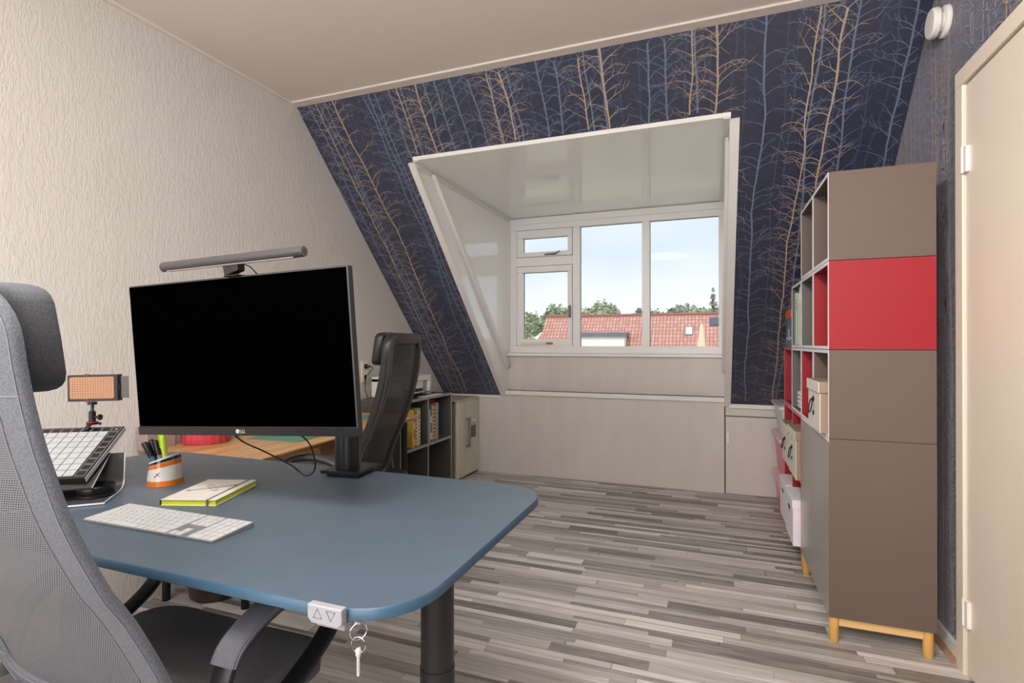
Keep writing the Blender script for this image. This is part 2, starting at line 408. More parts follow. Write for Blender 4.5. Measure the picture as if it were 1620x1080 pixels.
g = G(); g.box(-2.41, XR, YC - .05, YC + .012, ZC - .010, ZC); trim(g, M_ceil)
# knee hatch
r = sroot('door_2', 'low cream hatch door in the knee wall right of the dormer', 'door', (DX1 + .2, YK, 0))
g = G(); g.box(DX1 + .007, XR - .0, YK - .008, YK, .006, .602); obj('door_panel', g, M_knee, r, bevel=.001)
g = G(); g.box(DX1 + .012, DX1 + .035, YK - .022, YK - .008, .40, .475); obj('latch', g, M_white, r, bevel=.003)
g = G(); g.box(DX1 - .004, DX1 + .005, YK - .0015, YK, .0, .68); g.box(DX1 + .0, XR, YK - .0015, YK + .002, .604, .61); obj('seam', g, mat('seam_dark', (80, 72, 66), .8), r)
# window sill
g = G(); g.box(DX0 - .0, DX1, YW - .075, YW + .02, 1.06, 1.082); trim(g, M_winframe, bevel=.004, label='white window ledge below the dormer window', cat='window ledge')
# ------------------------------------------------------------------ window
WD = (DX0, DX1)
r = sroot('window_1', 'white dormer window with two fixed panes and a small casement on the left', 'window', (-.84, YW, 1.082))
g = G(); y0, y1 = YW, YW + .07
g.box(DX0, DX1, y0, y1, 2.205, DZ); g.box(DX0, DX1, y0, y1, 1.082, 1.148)
g.box(DX0, -1.69, y0, y1, 1.148, 2.205); g.box(-1.162, -1.098, y0, y1, 1.148, 2.205); g.box(-.562, -.499, y0, y1, 1.148, 2.205); g.box(.043, DX1, y0, y1, 1.148, 2.205)
g.box(-1.69, -1.162, y0, y1, 1.875, 1.955)
g.box(DX0, DX1, y0 - .018, y0, 2.255, DZ - .006)
obj('window_frame', g, M_winframe, r, bevel=.003)
def sash(x0, x1, z0, z1, gx0, gx1, gz0, gz1):
    g = G(); a, b = YW - .006, YW + .05
    g.box(x0 + .004, x1 - .004, a, b, gz1, z1 - .004); g.box(x0 + .004, x1 - .004, a, b, z0 + .004, gz0); g.box(x0 + .004, gx0, a, b, gz0, gz1); g.box(gx1, x1 - .004, a, b, gz0, gz1)
    return obj('sash', g, M_winframe, r, bevel=.004)
s1 = sash(-1.69, -1.162, 1.955, 2.205, -1.63, -1.207, 2.0, 2.132)
s2 = sash(-1.69, -1.162, 1.148, 1.875, -1.628, -1.207, 1.213, 1.818)
def glass():
    m = bpy.data.materials.new('window_glass'); m.use_nodes = True; t = m.node_tree; t.nodes.clear(); L = t.links.new
    o = t.nodes.new('ShaderNodeOutputMaterial'); mx = t.nodes.new('ShaderNodeMixShader'); tr = t.nodes.new('ShaderNodeBsdfTransparent'); gl = t.nodes.new('ShaderNodeBsdfGlossy'); gl.inputs['Roughness'].default_value = .02
    tr.inputs[0].default_value = (.97, .98, .98, 1)
    fr = t.nodes.new('ShaderNodeFresnel'); fr.inputs[0].default_value = 1.12; L(fr.outputs[0], mx.inputs[0]); L(tr.outputs[0], mx.inputs[1]); L(gl.outputs[0], mx.inputs[2]); L(mx.outputs[0], o.inputs[0]); return m
M_glass = glass()
for x0, x1, z0, z1 in ((-1.098, -.562, 1.148, 2.205), (-.499, .043, 1.148, 2.205), (-1.63, -1.207, 2.0, 2.132), (-1.628, -1.207, 1.213, 1.818)):
    g = G(); g.box(x0, x1, YW + .033, YW + .037, z0, z1); obj('pane', g, M_glass, r)
    g = G()
    d = .008
    g.box(x0, x1, YW + .038, YW + .045, z1 - d * .4, z1, 0); g.box(x0, x0 + d * .4, YW + .038, YW + .045, z0, z1)
    obj('gasket', g, mat('rubber', (60, 60, 60), .7), r)
g = G(); g.box(-1.196, -1.176, YW - .018, YW - .006, 1.40, 1.51); g.box(-1.194, -1.178, YW - .045, YW - .018, 1.485, 1.505); g.box(-1.195, -1.177, YW - .05, YW - .036, 1.41, 1.505)
obj('window_handle', g, mat('handle_grey', (120, 120, 122), .3, metal=.7), r, bevel=.003)
g = G(); g.box(-1.42, -1.31, YW - .02, YW - .006, 1.966, 1.976); g.strip([(-1.40, YW - .03, 1.972), (-1.31, YW - .04, 1.972), (-1.27, YW - .045, 1.99)], .012, .01, (0, 0, 1))
obj('window_stay', g, mat('handle_grey', (120, 120, 122), .3, metal=.7), r)
g = G(); g.box(-1.64, -1.40, YW - .03, YW - .008, 1.166, 1.186); g.box(-1.40, -1.34, YW - .026, YW - .008, 1.164, 1.182, 1); g.lathe([(.008, 0), (.008, .01)], 10, 1, Matrix.Translation((-1.37, YW - .03, 1.172)))
obj('window_stay', g, [mat('stay_white', (236, 228, 214), .4), mat('old_brass', (150, 120, 92), .4, metal=.5)], r, bevel=.003)
# ------------------------------------------------------------------ baseboard, door
g = G(); g.box(XR - .014, XR, 2.40, YK, 0, .062); g.prism([(XR - .034, 0), (XR - .014, 0), (XR - .014, .016)], 2.40, YK, 'y', 1)
struct('baseboard_right', g, [M_white, mat('oak_strip', (176, 142, 112), .5, var=.08)], label='white baseboard with a wood strip along the right wall', cat='baseboard')
r = sroot('door_1', 'cream painted flush door with white frame on the right wall', 'door', (XR, 1.9, 0))
M_door = mat('door_paint', (226, 213, 196), .38, var=.015, vscale=2)
g = G(); a, b = XR - .022, XR + .0
g.box(a, b, 2.335, 2.395, 0, 2.0945); g.box(a, b, 1.36, 1.42, 0, 2.0945); g.box(a, b, 1.36, 2.395, 2.095, 2.155)
obj('door_frame', g, M_door, r, bevel=.003)
g = G(); g.box(XR - .012, XR - .0005, 1.425, 2.328, .01, 2.088); obj('door_leaf', g, M_door, r, bevel=.002)
for z in (1.776, .18):
    g = G(); g.lathe([(.0065, z), (.0065, z + .094)], 12, 0, None, (XR - .022, 2.328)); g.box(XR - .024, XR - .011, 2.300, 2.328, z, z + .09); h = obj('hinge', g, M_white, r, smooth=40)
g = G(); g.tube([(XR - .012, 1.48, 1.05), (XR - .06, 1.48, 1.05), (XR - .06, 1.60, 1.05)], .009); g.box(XR - .016, XR - .012, 1.46, 1.50, .95, 1.12); obj('door_handle', g, M_steel, r, smooth=50)
# smoke detectors: pair of white discs stacked off the wall
r = thing('smoke_detector', 'round white smoke detector high on the right wall above the cabinet', 'smoke detector', (XR, 2.53, 2.42))
Rm = Matrix.Translation((XR, 2.53, 2.425)) @ Matrix.Rotation(rad(-90), 4, 'Y')
g = G(); g.lathe([(.058, 0), (.06, .004), (.058, .014), (.05, .018)], 40, 0, Rm); obj('base', g, M_white, r, smooth=40)
g = G(); g.lathe([(.035, .018), (.035, .026), (.052, .03), (.056, .034), (.056, .05), (.05, .056), (.0, .058)], 40, 0, Rm); obj('sensor_cover', g, M_white, r, smooth=40)

# ------------------------------------------------------------------ blue desk
DT = .75
def fillet(x0, x1, y0, y1, r): # squircle-like corners
    out = []
    for cx, cy, a0 in ((x1 - r, y1 - r, 0), (x0 + r, y1 - r, 90), (x0 + r, y0 + r, 180), (x1 - r, y0 + r, 270)):
        for k in range(13):
            a = rad(a0 + 90 * k / 12); c, s_ = cos(a), sin(a); p = .86
            out.append((cx + r * math.copysign(abs(c) ** p, c), cy + r * math.copysign(abs(s_) ** p, s_)))
    return out
M_lino = mat('blue_linoleum', (78, 92, 104), .42, spec=.5, var=.05, vscale=14, bump=.03, bscale=500)
M_linoe = mat('blue_desk_edge', (60, 88, 110), .35)
r = thing('standing_desk', 'blue-topped sit-stand desk with round black legs in the foreground', 'desk', (-1.25, 1.1, 0))
g = G(); oc = fillet(-2.05, -.448, .702, 1.505, .15); ic = fillet(-2.048, -.450, .704, 1.503, .149)
n = len(oc); v = [(x, y, DT - .02) for x, y in ic] + [(x, y, DT - .0185) for x, y in oc] + [(x, y, DT - .003) for x, y in oc] + [(x, y, DT) for x, y in fillet(-2.0475, -.4505, .7045, 1.5025, .1485)]
f = [tuple(range(n))[::-1]]; mi = [1]
for L_ in range(3):
    for k in range(n): f.append((L_ * n + k, L_ * n + (k + 1) % n, (L_ + 1) * n + (k + 1) % n, (L_ + 1) * n + k)); mi.append(1)
f.append(tuple(3 * n + k for k in range(n))); mi.append(0)
g.v = v; g.f = f; g.m = mi
obj('tabletop', g, [M_lino, M_linoe], r, smooth=45)
M_leg = mat('dark_brown_metal', (46, 43, 44), .4, metal=.4)
for x in (-.60, -1.90):
    g = G(); g.lathe([(.040, .02), (.040, .40), (.040, .43), (.0385, .43), (.0385, .70)], 32, 0, None, (x, 1.10)); l = obj('leg', g, M_leg, r, smooth=40)
    g = G(); g.box(x - .035, x + .035, .76, 1.44, 0, .022); obj('foot', g, M_leg, r, bevel=.008)
g = G(); g.box(-1.94, -.56, 1.06, 1.14, .70, .728); g.box(-.64, -.56, .80, 1.40, .715, .73); g.box(-1.94, -1.86, .80, 1.40, .715, .73); obj('under_frame', g, M_leg, r, bevel=.004)
g = G(); g.prism([(-.612, .757), (-.545, .757), (-.545, .733), (-.553, .727), (-.604, .727), (-.612, .735)], .688, .702, 'y')
g.box(-.606, -.55, .702, .76, .716, .7295)
ct = obj('height_control', g, mat('control_grey', (154, 154, 159), .35), r, bevel=.002); ct['label'] = 'light grey height control with up and down triangles'
g = G()
for pts in (((-.600, .737), (-.583, .737), (-.5915, .752)), ((-.574, .751), (-.557, .751), (-.5655, .736))):
    P3 = [(x, .6878, z) for x, z in pts]; g.tube(P3, .0006, 5, closed=True)
obj('arrow_symbols', g, M_black, ct)
# key ring hanging on the desk's lock
r2 = thing('key_pin', 'white plastic key pin on two steel rings hanging under the blue desk edge', 'key', (-.53, .715, .64))
def ring(c, rr, tilt, g, th=.0011): g.tube([(c[0] + rr * cos(a) * cos(tilt), c[1] + rr * cos(a) * sin(tilt), c[2] + rr * sin(a)) for a in [2 * pi * k / 28 for k in range(28)]], th, 6, closed=True)
g = G(); ring((-.533, .715, .7135), .0135, .9, g); obj('ring', g, M_chrome, r2, smooth=60)
g = G(); ring((-.533, .715, .692), .0125, .15, g); obj('ring', g, M_chrome, r2, smooth=60)
g = G(); g.lathe([(.002, .642), (.0028, .644), (.0028, .672), (.0045, .675), (.005, .683), (.003, .687)], 14, 0, None, (-.533, .715)); obj('pin', g, mat('pin_white', (196, 195, 192), .35), r2, smooth=40)
g = G(); g.box(-.539, -.527, .712, .73, .7255, .7305); obj('hook', g, M_steel, r2)

# ------------------------------------------------------------------ office chairs
def chair(loc, rz, label, prof, w, mats, dz=0, group=None, arm_path=None, cushion_h=(1.10, 1.265), cush=(.186, .064), th=1.0):
    M_band, M_mesh, M_seat, M_arm, M_base, M_cush = mats[:6]
    r = thing('office_chair', label, 'chair', loc, rz, group)
    # profile: list (z, y) from bottom to top, y forward
    pr = [Vector((0, y, z + dz)) for z, y in prof]; pp = smoothpath(pr, 8)
    cum = [0]
    for a, b in zip(pp, pp[1:]): cum.append(cum[-1] + (b - a).length)
    H = cum[-1]
    def at(s):
        s = max(0, min(H, s)); i = 0
        while i < len(cum) - 2 and cum[i + 1] < s: i += 1
        t = (s - cum[i]) / (cum[i + 1] - cum[i]); p = pp[i].lerp(pp[i + 1], t); d = (pp[i + 1] - pp[i]).normalized()
        return p, Vector((0, d.z, -d.y))     # position, forward-pointing normal
    def surf(u, s, off=0):
        p, n = at(s); c = -.022 * (1 - (abs(u) / (w / 2)) ** 2)
        return Vector((u, p.y, p.z)) + n * (off + c)
    # rounded rectangle loops in (u, s)
    def loop(inset, R):
        return rrect(-w / 2 + inset, w / 2 - inset, inset, H - inset, max(R - inset, .02), 7)
    def dense(pts):
        out = []
        for a, b in zip(pts, pts[1:] + pts[:1]):
            k = max(1, int(hypot(b[0] - a[0], b[1] - a[1]) / .03)); out += [(a[0] + (b[0] - a[0]) * i / k, a[1] + (b[1] - a[1]) * i / k) for i in range(k)]
        return out
    o_ = dense(loop(0, .085)); bw = .056
    g = G(); v = []; sec = [(0, 0), (.02, -.016 * th), (.1, -.021 * th), (.85, -.014 * th), (1, -.004 * th), (1, .004 * th), (.85, .012 * th), (.1, .02 * th), (.02, .015 * th)]
    ns = len(sec); N = len(o_)
    for (u, s) in o_:
        # inward direction toward nearest interior point
        cu = max(-w / 2 + .085, min(w / 2 - .085, u)); cs = max(.085, min(H - .085, s)); du, ds = cu - u, cs - s; l = hypot(du, ds) or 1; du /= l; ds /= l
        for a, off in sec: v.append(tuple(surf(u + du * bw * a, s + ds * bw * a, off)))
    f = []
    for i in range(N):
        for k in range(ns): f.append((i * ns + k, i * ns + (k + 1) % ns, ((i + 1) % N) * ns + (k + 1) % ns, ((i + 1) % N) * ns + k))
    g.add(v, f); fr = obj('back_frame', g, M_band, r, local=True, smooth=50)
    # stitching along the band
    g = G()
    for ins, off in ((.004, -.0195 * th), (.046, -.0148 * th)):
        lp = []
        for (u, s) in o_:
            cu = max(-w / 2 + .085, min(w / 2 - .085, u)); cs = max(.085, min(H - .085, s)); du, ds = cu - u, cs - s; l = hypot(du, ds) or 1
            lp.append(surf(u + du / l * ins, s + ds / l * ins, off - .0008))
        g.tube(lp, .0007, 5, closed=True)
    for ss in (.07 * H / .68, H - .155):
        for sg_ in (-1, 1): g.tube([surf(sg_ * w / 2 * .995, ss, -.006 * th), surf(sg_ * (w / 2 - .004), ss, -.0215 * th), surf(sg_ * (w / 2 - .03), ss, -.0195 * th), surf(sg_ * (w / 2 - .054), ss, -.012 * th)], .0008, 5)
    obj('stitching', g, mats[6], fr, local=True)
    # mesh panel
    g = G(); nu, nv = 24, 48; v = []
    for j in range(nv + 1):
        for i in range(nu + 1):
            u = -w / 2 + .03 + (w - .06) * i / nu; s = .03 + (H - .06) * j / nv
            v.append(tuple(surf(u, s, 0)))
    f = [(j * (nu + 1) + i, j * (nu + 1) + i + 1, (j + 1) * (nu + 1) + i + 1, (j + 1) * (nu + 1) + i) for j in range(nv) for i in range(nu)]
    g.add(v, f); me = obj('back_mesh', g, M_mesh, r, local=True, smooth=180)
    uv = me.data.uv_layers.new(name='uv')
    for lp in me.data.loops:
        i = lp.vertex_index; uv.data[lp.index].uv = ((i % (nu + 1)) / nu * (w - .06), (i // (nu + 1)) / nv * (H - .06))
    # solid backing at the head end
    # headrest cushion in front of the top
    p, nrm = at(H - .09)
    c0 = Vector((0, 0, 0)); zc = (cushion_h[0] + cushion_h[1]) / 2 + dz; hz = (cushion_h[1] - cushion_h[0]) / 2
    g = G(); g.rbox((0, p.y + cush[1], zc), (cush[0], .029, hz), .32, 14)
    g.v = [(x, y - .25 * (z - zc) * .6, z) for x, y, z in g.v]
    cu = obj('headrest', g, M_cush, r, local=True, smooth=180)
    g = G(); g.box(-.10, .10, p.y - .012, p.y + .03, zc - hz * .7, zc + hz * .4); obj('headrest_bracket', g, M_arm, r, local=True, bevel=.004)
    # seat
    sz = .475 + dz
    g = G(); g.rbox((0, .285, sz - .012), (.262, .245, .042), .33, 16)
    g.v = [(x, y, z - .022 * max(0, (y - .40) / .13) ** 2 + (.012 * (abs(x) / .26) ** 3 if z > sz - .01 else 0)) for x, y, z in g.v]
    obj('seat', g, M_seat, r, local=True, smooth=180)
    g = G(); g.box(-.2, .2, .10, .46, sz - .075, sz - .048); g.box(-.06, .06, .14, .42, sz - .12, sz - .07); obj('seat_base', g, M_arm, r, local=True, bevel=.006)
    # back carrier
    g = G(); p0, _ = at(.05); g.strip(smoothpath([(0, .2, sz - .08), (0, .06, sz - .075), (0, .02, sz - .02), (0, p0.y - .024, p0.z - .05), (0, p0.y - .034, p0.z - .005)], 5), .07, .022, (1, 0, 0)); obj('back_carrier', g, M_arm, r, local=True, smooth=40)
    # armrests: one continuous loop each side
    for sg_ in (-1, 1):
        x = .285 * sg_; path = [Vector((x + sg_ * q[2], q[0], q[1] + dz)) for q in arm_path]
        sp_ = smoothpath(path, 6); g = G(); g.strip(sp_, .046, .014, (1, 0, 0), rnd=.45); a = obj('armrest', g, M_arm, r, local=True, smooth=50)
        pad = [q + Vector((0, 0, .010)) for q in sp_ if q.z > .60 + dz]
        g = G(); g.strip(pad, .056, .020, (1, 0, 0), rnd=.45); obj('arm_pad', g, mats[7], a, local=True, smooth=50)
        g = G(); B = path[-2]; g.lathe([(.011, 0), (.011, .007), (.007, .007), (.007, .004), (0, .004)], 14, 0, Matrix.Translation((x + sg_ * .02, path[-3].y + .01, path[-3].z - .012)) @ Matrix.Rotation(sg_ * pi / 2, 4, 'Y')); obj('bolt', g, M_black, a, local=True, smooth=40)
    # column + five-star base with castors
    g = G(); g.lathe([(.026, .10), (.026, .24), (.016, .24), (.016, sz - .10)], 20, 0, None, (0, .27)); obj('gas_column', g, M_blackm, r, local=True, smooth=40)
    g = G(); g.lathe([(.04, .085), (.045, .10), (.035, .125)], 20, 0, None, (0, .27))
    for k in range(5):
        a = rad(72 * k + 18); d = Vector((cos(a), sin(a), 0)); q = Vector((0, .27, 0))
        g.strip([q + d * .03 + Vector((0, 0, .105)), q + d * .15 + Vector((0, 0, .10)), q + d * .31 + Vector((0, 0, .075))], .038, .022, Vector((-sin(a), cos(a), 0)))
    st = obj('star_base', g, M_base, r, local=True, smooth=40)
    for k in range(5):
        a = rad(72 * k + 18); c = Vector((cos(a) * .30, .27 + sin(a) * .30, .028)); g = G()
        for o in (-.016, .016): g.lathe([(.02, -.008), (.028, -.005), (.028, .005), (.02, .008)], 18, 0, Matrix.Translation(c) @ Matrix.Rotation(a + .5, 4, 'Z') @ Matrix.Rotation(pi / 2, 4, 'Y') @ Matrix.Translation((0, 0, o)))
        g.lathe([(.006, .03), (.006, .07)], 8, 0, None, (c.x, c.y)); obj('caster', g, M_black, st, local=True, smooth=40)
    return r

def mesh_fabric(name, ca, cb, scale, hole):
    m = bpy.data.materials.new(name); m.use_nodes = True; t = m.node_tree; L = t.links.new; b = t.nodes['Principled BSDF']; b.inputs['Roughness'].default_value = .7
    uv = t.nodes.new('ShaderNodeUVMap'); sx = t.nodes.new('ShaderNodeSeparateXYZ'); L(uv.outputs[0], sx.inputs[0])
    def M(op, a, bb=None, c=None):
        n = t.nodes.new('ShaderNodeMath'); n.operation = op
        for i, q in enumerate((a, bb, c)):
            if q is None: continue
            if isinstance(q, (int, float)): n.inputs[i].default_value = q
            else: L(q, n.inputs[i])
        return n.outputs[0]
    row = M('FLOOR', M('MULTIPLY', sx.outputs[1], scale)); fy = M('FRACT', M('MULTIPLY', sx.outputs[1], scale))
    xs = M('ADD', M('MULTIPLY', sx.outputs[0], scale * .8), M('MULTIPLY', M('MODULO', row, 2), .5)); fx = M('FRACT', xs)
    d = M('ADD', M('POWER', M('MULTIPLY', M('SUBTRACT', fx, .5), 2.0), 2), M('POWER', M('MULTIPLY', M('SUBTRACT', fy, .5), 2.0), 2))
    h = M('LESS_THAN', d, hole)
    mx = t.nodes.new('ShaderNodeMix'); mx.data_type = 'RGBA'; L(M('MINIMUM', M('MULTIPLY', d, .8), 1), mx.inputs[0]); mx.inputs[6].default_value = (*lin(cb), 1); mx.inputs[7].default_value = (*lin(ca), 1)
    L(mx.outputs[2], b.inputs['Base Color'])
    tr = t.nodes.new('ShaderNodeBsdfTransparent'); ms = t.nodes.new('ShaderNodeMixShader'); L(h, ms.inputs[0]); L(b.outputs[0], ms.inputs[1]); L(tr.outputs[0], ms.inputs[2])
    L(ms.outputs[0], t.nodes['Material Output'].inputs[0]); return m
M_fab = mat('grey_wool', (102, 105, 111), .9, var=.3, vscale=480, stretch=(1, 1, .7), bump=.3, bscale=600)
M_fabc = mat('grey_wool_cushion', (84, 86, 90), .9, var=.3, vscale=480, stretch=(1, 1, .8), bump=.3, bscale=600)
M_seatf = mat('charcoal_wool', (98, 97, 99), .95, var=.3, vscale=420, bump=.3, bscale=600)
M_mesh1 = mesh_fabric('grey_mesh', (128, 129, 134), (26, 26, 29), 270, .05)
M_mesh2 = mesh_fabric('black_mesh', (58, 54, 50), (30, 28, 27), 420, .06)
M_leather = mat('black_leather', (34, 33, 34), .36, bump=.2, bscale=300)
M_leather2 = mat('grey_edge_leather', (60, 60, 62), .4, bump=.5, bscale=160)
M_pad = mat('ribbed_arm_pad', (86, 88, 95), .45)
t = M_pad.node_tree; wv = t.nodes.new('ShaderNodeTexWave'); wv.bands_direction = 'X'; wv.inputs['Scale'].default_value = 130; tc = t.nodes.new('ShaderNodeTexCoord'); bp = t.nodes.new('ShaderNodeBump'); bp.inputs['Distance'].default_value = .002; bp.inputs['Strength'].default_value = .6
t.links.new(tc.outputs['Object'], wv.inputs['Vector']); t.links.new(wv.outputs['Fac'], bp.inputs['Height']); t.links.new(bp.outputs[0], t.nodes['Principled BSDF'].inputs['Normal'])
M_stA = mat('pale_thread', (134, 136, 142), .8); M_stB = mat('grey_thread', (110, 112, 116), .6)
ARM = [(.16, .455, -.03), (.17, .50, 0), (.185, .57, 0), (.215, .628, 0), (.30, .662, 0), (.40, .665, 0), (.475, .64, 0), (.492, .59, 0), (.468, .545, 0), (.40, .505, 0), (.33, .475, 0), (.27, .44, -.02), (.24, .43, -.08)]
chair((-1.085, .50, 0), 0, 'grey wool office chair with mesh back pushed up to the blue desk',
      [(.50, .165), (.55, .145), (.609, .124), (.683, .092), (.757, .056), (.80, .030), (.887, -.009), (.943, -.030), (.995, -.045), (1.046, -.059), (1.12, -.074), (1.167, -.081), (1.221, -.087), (1.262, -.092)], .50,
      (M_fab, M_mesh1, M_seatf, M_black, M_black, M_fabc, M_stA, M_pad), arm_path=ARM, th=.42)
chair((-1.486, 2.37, 0), math.atan2(.974, -.225), 'black leather office chair with mesh back turned to the wooden desk',
      [(.47, .20), (.55, .185), (.62, .165), (.70, .135), (.78, .10), (.86, .07), (.95, .042), (1.03, .024), (1.10, .014), (1.18, .008), (1.262, .004)], .50,
      (M_leather, M_mesh2, M_leather, M_black, M_black, M_leather, M_stB, M_pad), dz=-.035, arm_path=ARM)

# ------------------------------------------------------------------ monitor
Z = DT
r = thing('monitor', 'large black monitor with a dark screen on a thick pole clamped to the blue desk', 'monitor', (-1.13, 1.45, Z))
MM = Matrix.Translation((-1.1778, 1.0578, 1.1410)) @ Matrix.Rotation(.0656, 4, 'Z') @ Matrix.Rotation(.0484, 4, 'X') @ Matrix.Rotation(-.0431, 4, 'Y')
g = G(); g.box(-.357, .357, 0, .022, -.21, .21, 0, MM); g.box(-.20, .20, .022, .042, -.14, .12, 0, MM); obj('housing', g, mat('monitor_shell', (52, 52, 55), .35), r, bevel=.003)
g = G(); g.box(-.3525, .3525, -.0012, .0, -.186, .2055, 0, MM); obj('screen', g, mat('dark_screen', (1, 1, 1), .6, spec=.0), r)
g = G(); g.box(-.357, .357, -.003, -.0002, -.21, -.1875, 0, MM); chin = obj('chin', g, mat('chin_black', (26, 26, 28), .4), r, bevel=.001)
M_logo = mat('logo_grey', (196, 196, 198), .4)
def text_geo(s, size, M, depth=.0004):
    cu = bpy.data.curves.new('t', 'FONT'); cu.body = s; cu.size = size; cu.extrude = depth; cu.align_x = 'LEFT'
    o = bpy.data.objects.new('t', cu); COL.objects.link(o); bpy.context.view_layer.update()
    me = o.evaluated_get(bpy.context.evaluated_depsgraph_get()).to_mesh()
    g = G(); g.add([tuple(v.co) for v in me.vertices], [tuple(p.vertices) for p in me.polygons], 0, M)
    bpy.data.objects.remove(o); bpy.data.curves.remove(cu); return g
FR = Matrix.Rotation(pi / 2, 4, 'X')
g = text_geo('LG', .0135, MM @ Matrix.Translation((.000, -.0034, -.2035)) @ FR)
g.lathe([(.0058, 0), (.0058, .0006)], 20, 0, MM @ Matrix.Translation((-.0075, -.003, -.1985)) @ FR)
obj('logo', g, M_logo, chin)
g = G(); g.lathe([(.040, Z + .018), (.040, .925), (.037, .935)], 32, 0, None, (-1.128, 1.455)); obj('pole', g, mat('pole_black', (34, 34, 36), .35, metal=.3), r, smooth=40)
g = G(); g.tube(smoothpath([(-1.132, 1.455, .925), (-1.16, 1.44, .97), (-1.19, 1.36, 1.08), (-1.19, 1.22, 1.14), (-1.18, 1.11, 1.14)], 5), .022, 12); g.box(-1.24, -1.12, 1.095, 1.115, 1.08, 1.2); obj('arm', g, M_black, r, smooth=40)
RB = Matrix.Translation((-1.115, 1.468, 0)) @ Matrix.Rotation(.12, 4, 'Z')
g = G(); g.box(-.068, .068, -.085, .06, Z + .010, Z + .020, 0, RB); g.box(-.055, .055, -.07, .05, Z + .0005, Z + .010, 0, RB); g.box(-.03, .03, .04, .06, Z - .10, Z + .012, 0, RB); g.box(-.03, .03, -.03, .06, Z - .1, Z - .085, 0, RB); obj('desk_clamp', g, M_blackm, r, bevel=.002)
g = G(); g.tube(smoothpath([(-1.262, 1.09, .965), (-1.262, 1.15, .90), (-1.245, 1.22, .855), (-1.20, 1.28, .805), (-1.165, 1.30, .772), (-1.130, 1.30, .79), (-1.105, 1.27, .84), (-1.09, 1.22, .90), (-1.08, 1.10, .97)], 8), .0023, 6); obj('cable', g, M_black, r, smooth=60)
# light bar on the monitor
r = thing('light_bar', 'slim dark grey light bar clipped on the top edge of the monitor', 'monitor lamp', (-1.18, 1.06, 1.351))
LB = MM @ Matrix.Translation((.012, -.006, .252)) @ Matrix.Rotation(-.003, 4, 'Y')
M_bar = mat('bar_grey', (66, 64, 64), .42)
g = G(); g.lathe([(.0, -.228), (.013, -.228), (.0135, -.224), (.0135, .224), (.013, .228), (0, .228)], 28, 0, LB @ Matrix.Rotation(pi / 2, 4, 'Y')); b_ = obj('tube', g, M_bar, r, smooth=40)
g = G(); g.box(-.21, .20, -.0075, .004, -.0140, -.011, 0, LB); obj('diffuser', g, mat('bar_diffuser', (150, 136, 132), .4), r)
g = G(); g.lathe([(.0128, .2281), (.0128, .2290)], 28, 0, LB @ Matrix.Rotation(pi / 2, 4, 'Y')); ec = obj('end_cap', g, mat('bar_cap', (92, 92, 94), .4), r)
g = G(); g.tube([(.2294, .0052 * cos(a), .0052 * sin(a)) for a in [rad(130 + 28 * k) for k in range(11)]], .0005, 5, 0, LB); g.tube([(.2294, 0, .001), (.2294, 0, .007)], .0005, 5, 0, LB); obj('power_symbol', g, M_black, ec)
g = G(); g.prism([(-.024, -.008), (.026, -.008), (.026, -.03), (-.016, -.042), (-.018, -.042)], -.006, .020, 'y', 0, LB); g.box(-.018, .026, -.010, .05, -.044, -.040, 0, LB); g.box(-.018, .026, .034, .055, -.09, -.04, 0, LB); obj('clip', g, M_black, r, bevel=.002)
g = G(); g.tube(smoothpath([LB @ Vector(p) for p in ((.03, .006, -.012), (.05, .012, -.022), (.058, .02, -.036), (.06, .035, -.045))], 6), .0016, 6); obj('cable', g, M_black, r)

# ------------------------------------------------------------------ keyboard
kr = .006
KM = Matrix.Translation((-1.2045, .890, Z)) @ Matrix.Rotation(kr, 4, 'Z')
r = thing('keyboard', 'flat white keyboard with number pad on the blue desk', 'keyboard', (-1.2045, .89, Z))
M_alu = mat('keyboard_aluminium', (124, 124, 126), .4, metal=.2); M_key = mat('white_keys', (188, 188, 187), .45)
g = G(); o_ = rrect(-.2095, .2095, -.0575, .0575, .007, 4); n = len(o_)
v = [(x, y, .0008) for x, y in o_] + [(x, y, .0045 + (y + .0575) / .115 * .0065) for x, y in o_]
g.add(v, [tuple(range(n))[::-1], tuple(range(n, 2 * n))] + [(i, (i + 1) % n, n + (i + 1) % n, n + i) for i in range(n)], 0, KM); obj('case', g, M_alu, r)
slope_k = .0065 / .115
g = G()
P_ = .0189; KG = .0027
def key(x0, y0, w, h):
    x1, y1 = x0 + w, y0 + h; zf = lambda y: .0045 + (y + .0575) * slope_k
    for_ = [(x0, y0, zf(y0)), (x1, y0, zf(y0)), (x1, y1, zf(y1)), (x0, y1, zf(y1))]
    top = [(a, b, c + .0016) for a, b, c in for_]; d = .0005
    top = [(x0 + d, y0 + d, top[0][2]), (x1 - d, y0 + d, top[1][2]), (x1 - d, y1 - d, top[2][2]), (x0 + d, y1 - d, top[3][2])]
    g.add(for_ + top, [(4, 5, 6, 7), (0, 1, 5, 4), (1, 2, 6, 5), (2, 3, 7, 6), (3, 0, 4, 7)], 0, KM)
x0 = -.2055; yrow = [-.054 + i * .0182 for i in range(6)]; kh = .0164
KW = P_ - KG
def rowk(y, widths, start=x0, h=kh):
    x = start
    for w in widths: key(x, y, w * P_ - KG, h); x += w * P_
rowk(yrow[0], [1, 1, 1, 1.25, 5.0, 1.25, 1, 1, 2.0 - .0]); rowk(yrow[1], [2.25] + [1] * 10 + [2.25]); rowk(yrow[2], [1.75] + [1] * 11 + [1.75]); rowk(yrow[3], [1.5] + [1] * 12 + [1]); rowk(yrow[4], [1] * 13 + [1.5]); rowk(yrow[5], [1.04] * 14, h=.0150)
xn = x0 + 14.75 * P_
